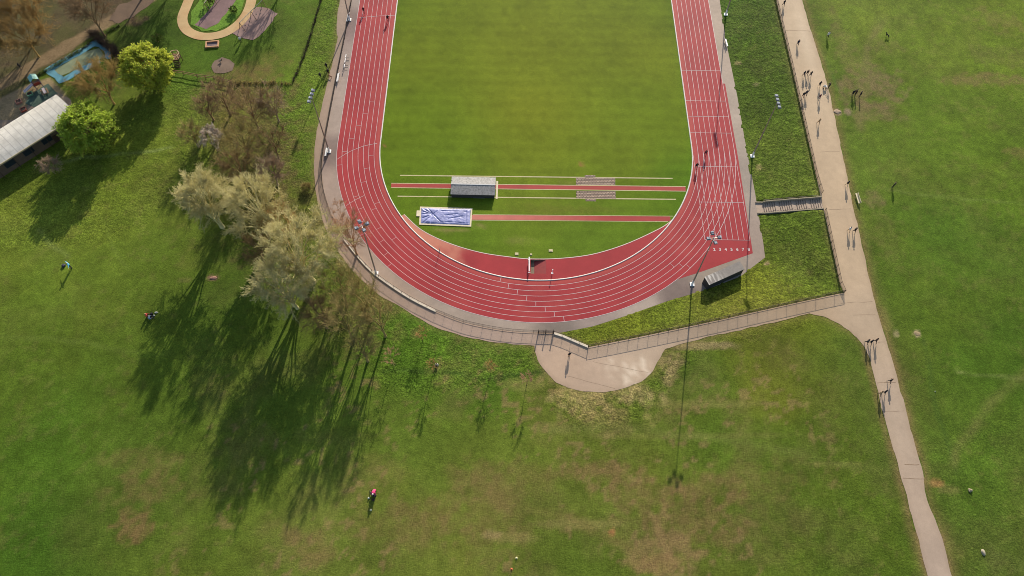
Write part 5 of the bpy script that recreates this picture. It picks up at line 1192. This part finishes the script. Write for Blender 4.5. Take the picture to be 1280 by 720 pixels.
tree(300, 170, 7, 'olive budded tree in the middle of the thicket', 'budded', 'olive', 'bud', 12, 6.4, 1.5, 15, 'bare_tree', group=GT)
tree(340, 178, 6, 'bare tree with greenish ivy at the right side of the thicket', 'budded', 'brown', 'ivy', 11, 5.4, 1.5, 16, 'bare_tree', group=GT)
tree(298, 206, 6, 'brown tree just above the gap between the two left willows', 'budded', 'brown', 'bud', 11, 5.2, 1.5, 17, 'bare_tree', group=GT)
tree(340, 214, 5, 'thin bare tree above the right one of the two left willows', 'bare', 'grey', None, 9, 4.2, 1.5, 18, 'bare_tree', group=GT)
tree(240, 168, 4.5, 'faint small bare tree at the meadow edge left of the blossom', 'bare', 'olive', None, 8, 3.2, 1.5, 19, 'bare_tree', group=GT, nb=50, nt=9)
tree(264, 172, 5, 'white blossoming bush at the left edge of the thicket', 'blossom', 'grey', 'white', 8.5, 3.3, 1.5, 21, 'blossom_bush', 'bush')
tree(352, 286, 6, 'russet brown tree between the upper and lower willows', 'budded', 'gold', 'russet', 13, 5.6, 2, 22, 'bare_tree', group=GT)
tree(322, 312, 5, 'brown twiggy tree left of the largest willow', 'budded', 'brown', 'bud', 9, 4.6, 1, 23, 'bare_tree', group=GT)
tree(440, 300, 6, 'pinkish bare tree hanging over the railing path', 'bare', 'pink', None, 14, 4.6, 3, 24, 'bare_tree', group=GT)
tree(424, 262, 4, 'small pinkish bare tree at the upper end of the kerbed railing', 'sapling', 'pink', None, 7.5, 2.6, 2, 25, 'bare_tree', group=GT, nb=40)
tree(425, 358, 8, 'greenish budded tree right of the lowest willow', 'budded', 'olive', 'ivy', 14, 5.0, 2, 26, 'bare_tree', group=GT)
tree(455, 374, 9, 'olive brown tree beside the left bend path', 'budded', 'olive', 'bud', 17, 5.0, 3, 27, 'bare_tree', group=GT, nb=48)
tree(475, 400, 7.5, 'tan twiggy tree at the right end of the tree belt', 'bare', 'olive', None, 15, 4.6, 3, 28, 'bare_tree', group=GT, nb=60)
tree(432, 404, 8.5, 'tall bare tree at the lower middle of the tree belt', 'bare', 'olive', None, 17, 4.8, 3, 29, 'bare_tree', group=GT, nb=50)
tree(400, 392, 6.5, 'dense brown tree below the largest willow', 'budded', 'brown', 'bud', 12, 4.4, 1.5, 30, 'bare_tree', group=GT)
tree(455, 440, 4.5, 'slim bare tree in front of the tree belt by the lawn', 'bare', 'olive', None, 10, 3.0, 2, 32, 'bare_tree', group=GT, nb=36)
tree(383, 235, 0.5, 'small green shrub in rough grass right of the willows', 'shrub', 'olive', None, 1.4, 1.2, .1, 33, 'shrub', 'shrub')
SG = 'young trees on the slope'
for (u, v, h, R, sd, lab) in [(489, 446, 7.5, 2.4, 41, 'tallest slim pinkish tree at the left end of the slope'), (527, 417, 5.0, 1.4, 42, 'sapling on the slope just below the railing path'), (540, 456, 6.0, 1.2, 43, 'sapling right beside the person seated on the slope'), (613.5, 458, 5.4, 1.3, 44, 'sapling standing alone on the middle of the slope'), (659, 472, 6.0, 1.5, 45, 'pinkish sapling left of the forecourt with a long shadow')]:
    tree(u, v, h*.62, lab, 'sapling', 'pink' if sd in (41, 45) else 'gold', None, h, R, h*.3, sd, 'sapling', 'sapling', SG)
tree(109, 161, 5.6, 'round bright green tree at the end of the pale roofed pavilion', 'leafy', 'brown', 'lime', 11, 6.4, .2, 51, 'leafy_tree')
tree(183, 86, 5.8, 'round yellow green tree beside the play yard', 'leafy', 'brown', 'yellow', 11.5, 6.4, .2, 52, 'leafy_tree')
tree(124, 102, 7.5, 'big brown budded tree over the blue play surface', 'budded', 'gold', 'bud', 13, 7.6, 2.0, 53, 'bare_tree', nb=170, leaves=2)
tree(62, 207, 2.6, 'round bare bush in the shade in front of the pavilion', 'shrub', 'grey', None, 4.6, 2.9, .4, 54, 'bare_bush', 'bush', nb=70, nt=14)
GWD = 'bare trees of the upper left wood'
tree(30, 46, 6.5, 'large golden brown bare tree over the woodland lane', 'bare', 'gold', None, 13, 9.0, 2, 61, 'bare_tree', group=GWD, nb=260)
tree(-25, 22, 9, 'golden bare tree cut off by the left edge of the view', 'bare', 'gold', None, 17, 9.5, 3, 62, 'bare_tree', group=GWD, nb=240)
tree(30, 2, 9, 'brown bare tree at the very top left corner', 'bare', 'gold', None, 17, 8.5, 3, 63, 'bare_tree', group=GWD, nb=220)
tree(112, 14, 8, 'dull brown bare tree above the woodland lane near the top', 'bare', 'brown', None, 15, 6.5, 3, 64, 'bare_tree', group=GWD, nb=150)
tree(160, -40, 9, 'bare tree just beyond the top edge casting shade on the lane', 'bare', 'brown', None, 16, 7.0, 3, 65, 'bare_tree', group=GWD)
tree(345, -50, 8, 'bare tree just beyond the top edge above the swings', 'budded', 'brown', 'bud', 14, 6.5, 2, 66, 'bare_tree')
tree(205, -60, 9, 'budded tree just beyond the top edge shading the play lawn', 'budded', 'brown', 'bud', 16, 8.0, 2, 67, 'bare_tree', nb=220)

# ================================================================== PLAY AREA
def flat_sheet(name, pts, m, dz, colr, var=0.12, step=1.0, size=2.0, kind='structure', jit=0.4):
    q = dense([zray(*p) for p in pts], 0.8, jit, abs(int(pts[0][0])))
    o = cdt_sheet(name, q, m, dz, lambda Q: lin_arr(colr)*(1-var+2*var*fbm(Q, size, 141, 4))[:, None], step=step); tag(o, kind=kind); return o
PURP = (128, 102, 100)
ringc = catmull([zray(*q) for q in [(262, -40), (245, -18), (233, 8), (228, 24), (233, 37), (247, 44.5), (264, 45.5), (282, 41), (297, 31), (308, 18), (314, 2), (316, -18), (312, -40)]], 8)
v, f = ribbon(ringc, 2.6, hgt(np.array(ringc))+0.07); cw = lin_arr((196, 166, 120))*(0.88+0.24*fbm(v[:, :2], 2.5, 151, 3))[:, None]
wear = smooth((fbm(v[:, :2], 2.0, 152, 3)-0.5)*5)[:, None]*0.5; cw = cw*(1-wear)+lin_arr((180, 134, 90))*wear
o = obj('play_trail', rawmesh('play_trail', v, f, M_PATH, None, False, cw)); tag(o, kind='structure')
flat_sheet('play_mulch', [(244, 31), (258, 16), (268, 4), (278, -18), (300, -18), (296, 0), (283, 17), (270, 31), (258, 36)], M_APRON, 0.06, PURP, 0.25)
flat_sheet('loop_lawn', [(238, 30), (240, 14), (252, -4), (264, -22), (304, -22), (306, 0), (300, 18), (288, 30), (272, 38), (254, 39)], M_GRASS, 0.05, (104, 138, 50), 0.14)
flat_sheet('swing_mulch', [(287, 41), (300, 30), (312, 18), (320, 9), (334, 10), (347, 17), (336, 32), (325, 46), (317, 51), (304, 48)], M_APRON, 0.055, (142, 116, 108), 0.25)
flat_sheet('rocker_mulch', [(263, 84), (268, 76), (277, 72), (288, 74), (293, 80), (290, 88), (280, 92), (268, 91)], M_APRON, 0.06, (122, 102, 86), 0.3)
flat_sheet('bark_bed', [(136, 24), (148, 8), (178, -6), (206, -10), (190, 4), (164, 22), (146, 30)], M_APRON, 0.05, (104, 84, 66), 0.35, jit=0.9)
# blue wet-pour band of the play yard
flat_sheet('blue_play_band', [(55, 88), (66, 80), (84, 70), (104, 59), (119, 50), (130, 53), (138, 62), (140, 73), (133, 74), (130, 64), (124, 59), (119, 58), (104, 67), (84, 78), (68, 87), (74, 92), (80, 96), (98, 86), (112, 79), (124, 75), (126, 79), (112, 86), (98, 93), (84, 101), (74, 105), (68, 98), (60, 93)], M_PATH, 0.085, (100, 154, 168), 0.34, size=1.5, jit=0.25)
flat_sheet('play_yard_soft', [(66, 88), (104, 66), (124, 60), (132, 72), (112, 80), (78, 95)], M_APRON, 0.045, (124, 134, 104), 0.25)
flat_sheet('green_play_floor', [(36, 122), (48, 112), (60, 104), (72, 117), (60, 125), (44, 134), (32, 130)], M_APRON, 0.06, (72, 92, 78), 0.2)
flat_sheet('pavilion_yard', [(-40, 150), (20, 150), (36, 130), (66, 112), (84, 122), (100, 140), (112, 160), (90, 165), (10, 200), (-40, 200)], M_APRON, 0.035, (138, 122, 104), 0.15)
# swing sets
def swing_set(a, b, label, hh=2.5):
    A, B = G3(*a, hh*0), G3(*b, hh*0); d = B-A; ang = math.atan2(d[1], d[0]); L = float(np.linalg.norm(d[:2])); o = empty('swing_set', (*A[:2], A[2]), ang, label, 'swings')
    mb = MB(); mb.tube((0, 0, hh), (L, 0, hh), 0.09, 0.09, 8); mb.build('top_beam', mat('pale_swing_beam', C(190, 175, 150), 0.6, 0.1), o)
    for x in (0.0, L/2, L):
        mb = MB()
        for s in (-1, 1): mb.tube((x, 0, hh), (x, s*1.0, -0.05), 0.075)
        mb.build('leg', M_WOOD, o)
    for x in (L*.14, L*.34, L*.64, L*.85):
        mb = MB(); mb.box((x, 0, .5), (.45, .2, .05)); s_ = mb.build('seat', M_SHOE, o); mb = MB()
        for s in (-1, 1): mb.tube((x+s*.2, 0, .52), (x+s*.2, 0, hh), 0.015, n=4)
        mb.build('chain', M_GALV, s_)
swing_set((303, 38), (331, 10), 'long swing frame on the brown mulch right of the sandy loop')
swing_set((259, 14), (275, -6), 'swing frame on the purple mulch inside the sandy loop')
# sand box, climbing frame, rocker, shrubs
p = G3(265.6, 56); o = empty('sandbox', p, math.radians(8), 'wooden framed sandbox below the sandy loop', 'sandbox'); mb = MB()
for y in (-.95, .95): mb.box((0, y, .2), (3.3, .3, .4))
for x in (-1.5, 1.5): mb.box((x, 0, .19), (.3, 1.58, .38))
mb.build('frame', mat('pale_timber', C(196, 150, 110), 0.8, 0.15, 2), o); mb = MB(); mb.box((0, 0, .06), (2.66, 1.56, .08)); mb.build('sand', mat('damp_sand', C(120, 104, 104), 0.95, 0.2, 3), o)
p = G3(222, 76); o = empty('climbing_frame', p, 0.2, 'hexagonal timber climbing tower on posts beside the yellow green tree', 'climbing frame')
mb = MB(); hx = [(1.25*math.cos(PI/3*i), 1.25*math.sin(PI/3*i)) for i in range(6)]
for i in range(6):
    a, b = hx[i], hx[(i+1) % 6]
    for zz, r_ in ((2.35, .11), (1.5, .07)): mb = MB(); mb.tube((*a, zz), (*b, zz), r_, n=6); mb.build('rail', mat('pale_log', C(205, 180, 140), 0.8, 0.15, 2), o)
for a in hx: mb = MB(); mb.tube((*a, -.05), (*a, 2.45), .10, n=7); mb.build('post', M_WOOD, o)
mb = MB(); mb.face([(*a, 1.3) for a in hx]); mb.face([(*a, 1.2) for a in hx][::-1]); mb.build('platform', M_WOOD, o)
mb = MB()
for i in range(5): mb.box((0.2, -1.2-.32*i, 1.15-.24*i), (1.3, .3, .07))
mb.build('ramp', M_DWOOD, o)
p = G3(276, 77.5); o = empty('spring_rocker', p, 0.6, 'dark spring rocker on the round mulch patch', 'spring rocker'); mb = MB()
for i in range(40): t, t2 = i/40*4*2*PI, (i+1)/40*4*2*PI; mb.tube((.12*math.cos(t), .12*math.sin(t), i/40*.4), (.12*math.cos(t2), .12*math.sin(t2), (i+1)/40*.4), .02, n=4)
mb.build('spring', M_GALV, o); mb = MB(); mb.box((0, 0, .45), (.9, .3, .1)); mb.box((.4, 0, .65), (.12, .3, .4)); mb.tube((.3, -.3, .8), (.3, .3, .8), .025); mb.build('seat', M_SHOE, o)
for (q, lab, s) in [((291.5, 12), 'round dark green clipped bush on the loop lawn near the swings', 1.0), ((260, 2), 'dark green bush at the top of the loop lawn', 1.4), ((196, 48), 'low green bush in the shaded play lawn', 1.6)]:
    tree(q[0], q[1], .8*s, lab, 'leafy', 'brown', 'ivy', 1.7*s, 1.1*s, .1, 70+int(q[0]), 'bush', 'bush', nb=60, nt=8, ns=3, twl=.35, ls=.14, r0=.05, tw=.01, nl=6)
# timber fence and bare hedges
def rail_fence(pts, label, hgt_=1.15, m=M_WOOD):
    P_ = [G3(*q) for q in pts]; o = empty('timber_fence', P_[0], 0, label, 'fence'); mb = MB(); P_ = [p-P_[0] for p in P_]
    posts = []
    for a, b in zip(P_, P_[1:]):
        n = max(1, int(np.linalg.norm(b-a)/1.9)); d = math.atan2(b[1]-a[1], b[0]-a[0])
        for i in range(n+1): posts.append((a+(b-a)*i/n, d))
        for zz in (.45, hgt_-.12):
            nx = np.array([-math.sin(d), math.cos(d)])*.04; q = [(*(a[:2]-nx), a[2]+zz), (*(b[:2]-nx), b[2]+zz), (*(b[:2]+nx), b[2]+zz), (*(a[:2]+nx), a[2]+zz)]; mb.quadbox(q+[(x, y, z_+.16) for x, y, z_ in q])
    mb.build('rail', m, o)
    for p, d in posts: mb = MB(); mb.box((p[0], p[1], p[2]+hgt_/2), (.14, .14, hgt_), d); mb.build('post', m, o)
rail_fence([(217, 91.5), (230, 93.5), (247, 97), (268, 99.5), (290, 105)], 'brown timber rail fence below the play lawn')
def hedge(pts, w, h, label, bark, leaf, seed, dens=26, name='hedge'):
    P_ = [G3(*q) for q in pts]; o = empty(name, P_[0], 0, label, 'hedge'); g = np.random.default_rng(seed); B = []
    for a, b in zip(P_, P_[1:]):
        n = int(np.linalg.norm(b-a)*dens); t = g.random((n, 1)); s = a+(b-a)*t; d = (b-a)/np.linalg.norm(b-a); nr = np.array([-d[1], d[0], 0])
        s = s+nr*g.normal(0, w*.22, (n, 1)); e = s+np.stack([g.normal(0, w*.4, n), g.normal(0, w*.4, n), g.uniform(.4, 1, n)*h], 1); B.append(np.stack([s-np.array([0, 0, .1]), (s+e)/2+g.normal(0, .12, (n, 3)), e], 1))
    B = np.concatenate(B)-P_[0]; V1, F1 = tubes(B, np.array([.03, .024, .012])[None]*np.ones((len(B), 1)), 3); obj('stems', rawmesh('stems', V1, F1, BK[bark]), o)
    n = len(B)*7; k = g.integers(0, len(B), n); t = g.uniform(.25, 1, (n, 1)); s = B[k, 0]*(1-t)+B[k, 2]*t; dr = _norm(g.normal(size=(n, 3))+np.array([0, 0, .4])); e = s+dr*g.uniform(.2, .55, (n, 1)); V2, F2 = tubes(np.stack([s, e], 1), np.array([.016, .005])[None]*np.ones((n, 1)), 3); mi = np.zeros(len(F2), int)
    if leaf:
        a = _norm(g.normal(size=(n, 3)))*.1; b = _norm(np.cross(a, g.normal(size=(n, 3))))*.07; lv = np.stack([e-a, e+b, e+a, e-b], 1).reshape(-1, 3); F2 = np.concatenate([F2, np.arange(n*4).reshape(-1, 4)+len(V2)]); mi = np.concatenate([mi, np.ones(n, int)]); V2 = np.concatenate([V2, lv])
    obj('twigs', rawmesh('twigs', V2, F2, [BK[bark]]+([LF[leaf]] if leaf else []), mi), o)
hedge([(366, 103), (375, 84), (384, 58), (393, 30), (402, -2), (408, -25)], 0.5, 0.7, 'long low dark hedge line climbing beside the left bank', 'dark', None, 201, 9)
hedge([(290, 104.5), (310, 104), (335, 103.5), (365, 106)], 0.7, 0.6, 'low brown hedge between the fence end and the long hedge line', 'dark', 'bud', 202, 8)
hedge([(115, 41), (128, 52), (141, 63), (155, 76)], 2.0, 1.8, 'thick dark brown hedge between the blue play surface and the lawn', 'dark', None, 203, 60)
hedge([(64, 82), (90, 68), (114, 55)], .4, .4, 'low reddish hedge along the back of the blue play surface', 'brown', None, 204, 10)
hedge([(30, 104), (52, 92), (75, 80), (100, 64), (120, 48), (150, 32)], 0.6, 0.6, 'dark verge hedge along the woodland lane', 'dark', 'ivy', 205, 10)
# play tower with slide at the pavilion corner
p = G3(49, 108); o = empty('play_tower', p, math.radians(-52), 'play tower with turquoise roof and red panel beside the pavilion', 'play tower')
for x in (-.8, .8):
    for y in (-.8, .8): mb = MB(); mb.box((x, y, 1.4), (.12, .12, 2.8)); mb.build('post', mat('blue_post', C(70, 80, 130), 0.5, 0.08), o)
mb = MB(); mb.box((0, 0, 1.2), (1.9, 1.9, .1)); mb.build('platform', M_DWOOD, o)
mb = MB(); mb.face([(-1, -1, 2.75), (1, -1, 2.75), (1, 0, 3.4), (-1, 0, 3.4)]); mb.face([(-1, 0, 3.4), (1, 0, 3.4), (1, 1, 2.75), (-1, 1, 2.75)]); mb.build('roof', mat('turquoise_panel', C(120, 190, 180), 0.4, 0.06), o)
mb = MB(); mb.box((.9, 0, 1.6), (.06, 1.5, .75)); mb.build('side_panel', mat('red_panel', C(170, 70, 50), 0.5, 0.08), o)
mb = MB(); slab(mb, -.35, .35, -3.6, -.9, .2, 1.3, .06); 
for s in (-1, 1): slab(mb, s*.38-.03, s*.38+.03, -3.6, -.9, .4, 1.5, .26)
mb.build('slide', mat('pale_slide', C(214, 200, 200), 0.3, 0.05), o)
p = G3(57, 116); o = empty('picnic_table', p, 0.6, 'pale picnic table on the green play floor', 'table'); mb = MB(); mb.box((0, 0, .74), (.6, 2.0, .06)); mb.build('table_top', mat('pale_table', C(205, 188, 190), 0.6, 0.08), o)
for s in (-1, 1): mb = MB(); mb.box((s*.65, 0, .45), (.28, 2.0, .05)); mb.build('seat', M_WOOD, o)
mb = MB()
for y in (-.7, .7): mb.box((0, y, .36), (1.3, .08, .08)); mb.tube((-.45, y, 0), (-.12, y, .72), .05); mb.tube((.45, y, 0), (.12, y, .72), .05)
mb.build('leg', M_WOOD, o)
for (q, colr, lab) in [((30, 138), C(180, 100, 80), 'reddish planter box by the pavilion wall'), ((24, 128), C(196, 140, 120), 'pinkish planter box farther from the pavilion'), ((38, 118.5), C(120, 170, 130), 'green play box at the edge of the play floor')]:
    p = G3(*q); o = empty('planter', p, .6, lab, 'planter', 'boxes round the play floor'); mb = MB()
    for s in (-1, 1): mb.box((0, s*.55, .25), (1.3, .1, .5)); mb.box((s*.6, 0, .25), (.1, 1.0, .5))
    mb.build('box', mat('planter_%d' % q[0], colr, 0.7, 0.12), o); mb = MB(); mb.box((0, 0, .38), (1.1, 1.0, .05)); mb.build('soil', M_DWOOD, o)

# ================================================================== PAVILION with the pale ribbed roof
EH = 4.0
c_ne, c_se, c_n2, c_s2 = ray(70, 118, EH), ray(97.3, 143.4, EH), ray(0, 161, EH), ray(0, 205, EH)
dv = c_ne-c_n2; dv /= np.linalg.norm(dv); nvv = np.array([-dv[1], dv[0]]); wid = abs((c_se-c_ne)@nvv); midE = c_ne-nvv*wid/2
pang = math.atan2(dv[1], dv[0]); PLN = 46.0
pav = empty('pavilion', (*midE, 0), pang, 'long low pavilion with pale ribbed curved roof at the left edge', 'pavilion')
m, n_, l_, b_ = newmat('pale_ribbed_roof'); tc = n_.new('ShaderNodeTexCoord'); sp_ = n_.new('ShaderNodeSeparateXYZ'); l_.new(tc.outputs['Object'], sp_.inputs[0])
mo = n_.new('ShaderNodeMath'); mo.operation = 'PINGPONG'; l_.new(sp_.outputs['X'], mo.inputs[0]); mo.inputs[1].default_value = 0.75; ribs = maprange(n_, l_, mo.outputs[0], 0.0, 0.14, 1, 0)
mo2 = n_.new('ShaderNodeMath'); mo2.operation = 'PINGPONG'; l_.new(sp_.outputs['Y'], mo2.inputs[0]); mo2.inputs[1].default_value = 0.9; r2 = maprange(n_, l_, mo2.outputs[0], 0.0, 0.1, .5, 0)
mx_ = n_.new('ShaderNodeMath'); mx_.operation = 'MAXIMUM'; l_.new(ribs, mx_.inputs[0]); l_.new(r2, mx_.inputs[1])
nz = noise_node(n_, l_, .5, 5); base_ = mixrgb(n_, l_, 'MIX', maprange(n_, l_, nz.outputs['Fac'], .35, .65, 0, 1), C(196, 190, 176), C(220, 214, 200)); l_.new(mixrgb(n_, l_, 'MIX', mx_.outputs[0], base_, C(176, 170, 160)), b_.inputs['Base Color']); b_.inputs['Roughness'].default_value = .5
mb = MB(); ny2 = 12; hw = wid/2
prof = [(-hw+2*hw*i/ny2, EH+0.85*(1-(2*i/ny2-1)**2)) for i in range(ny2+1)]
for (y0, z0), (y1, z1) in zip(prof, prof[1:]):
    mb.quadbox([(-PLN, y0, z0-.18), (0, y0, z0-.18), (0, y1, z1-.18), (-PLN, y1, z1-.18), (-PLN, y0, z0), (0, y0, z0), (0, y1, z1), (-PLN, y1, z1)])
mb.build('roof', m, pav)
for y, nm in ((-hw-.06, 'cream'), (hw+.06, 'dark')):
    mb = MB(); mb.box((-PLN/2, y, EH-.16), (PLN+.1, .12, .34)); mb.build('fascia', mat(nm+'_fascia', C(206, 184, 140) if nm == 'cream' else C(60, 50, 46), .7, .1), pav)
mb = MB()
for y in (-hw+.9, hw-.6): mb.box((-PLN/2-.3, y, EH/2-.1), (PLN-1.2, .22, EH-.2))
for x in (-.8, -PLN+.6): mb.box((x, .15, EH/2-.1), (.22, wid-1.75, EH-.2))
mb.build('wall', mat('brown_brick_wall', C(112, 92, 76), .85, .15, 1.5, .2), pav)
for i in range(9):
    mb = MB(); x = -4-i*4.6; mb.box((x, -hw+.78, 2.0), (2.4, .06, 1.5)); wn = mb.build('window', M_SHW, pav); mb = MB(); mb.box((x, -hw+.74, 2.0), (2.2, .03, 1.3)); mb.build('pane', mat('dark_window_glass', C(50, 56, 62), .1, .05), wn)
mb = MB(); mb.box((-9.2+2.3, -hw+.77, 1.05), (1.1, .08, 2.1)); mb.build('door', M_DWOOD, pav)
mb = MB()
for i in range(12): mb.box((-.6-i*4, -hw+.15, EH/2-.15), (.14, .14, EH-.3))
mb.build('veranda_posts', M_DWOOD, pav)
print('objects', len(bpy.data.objects))
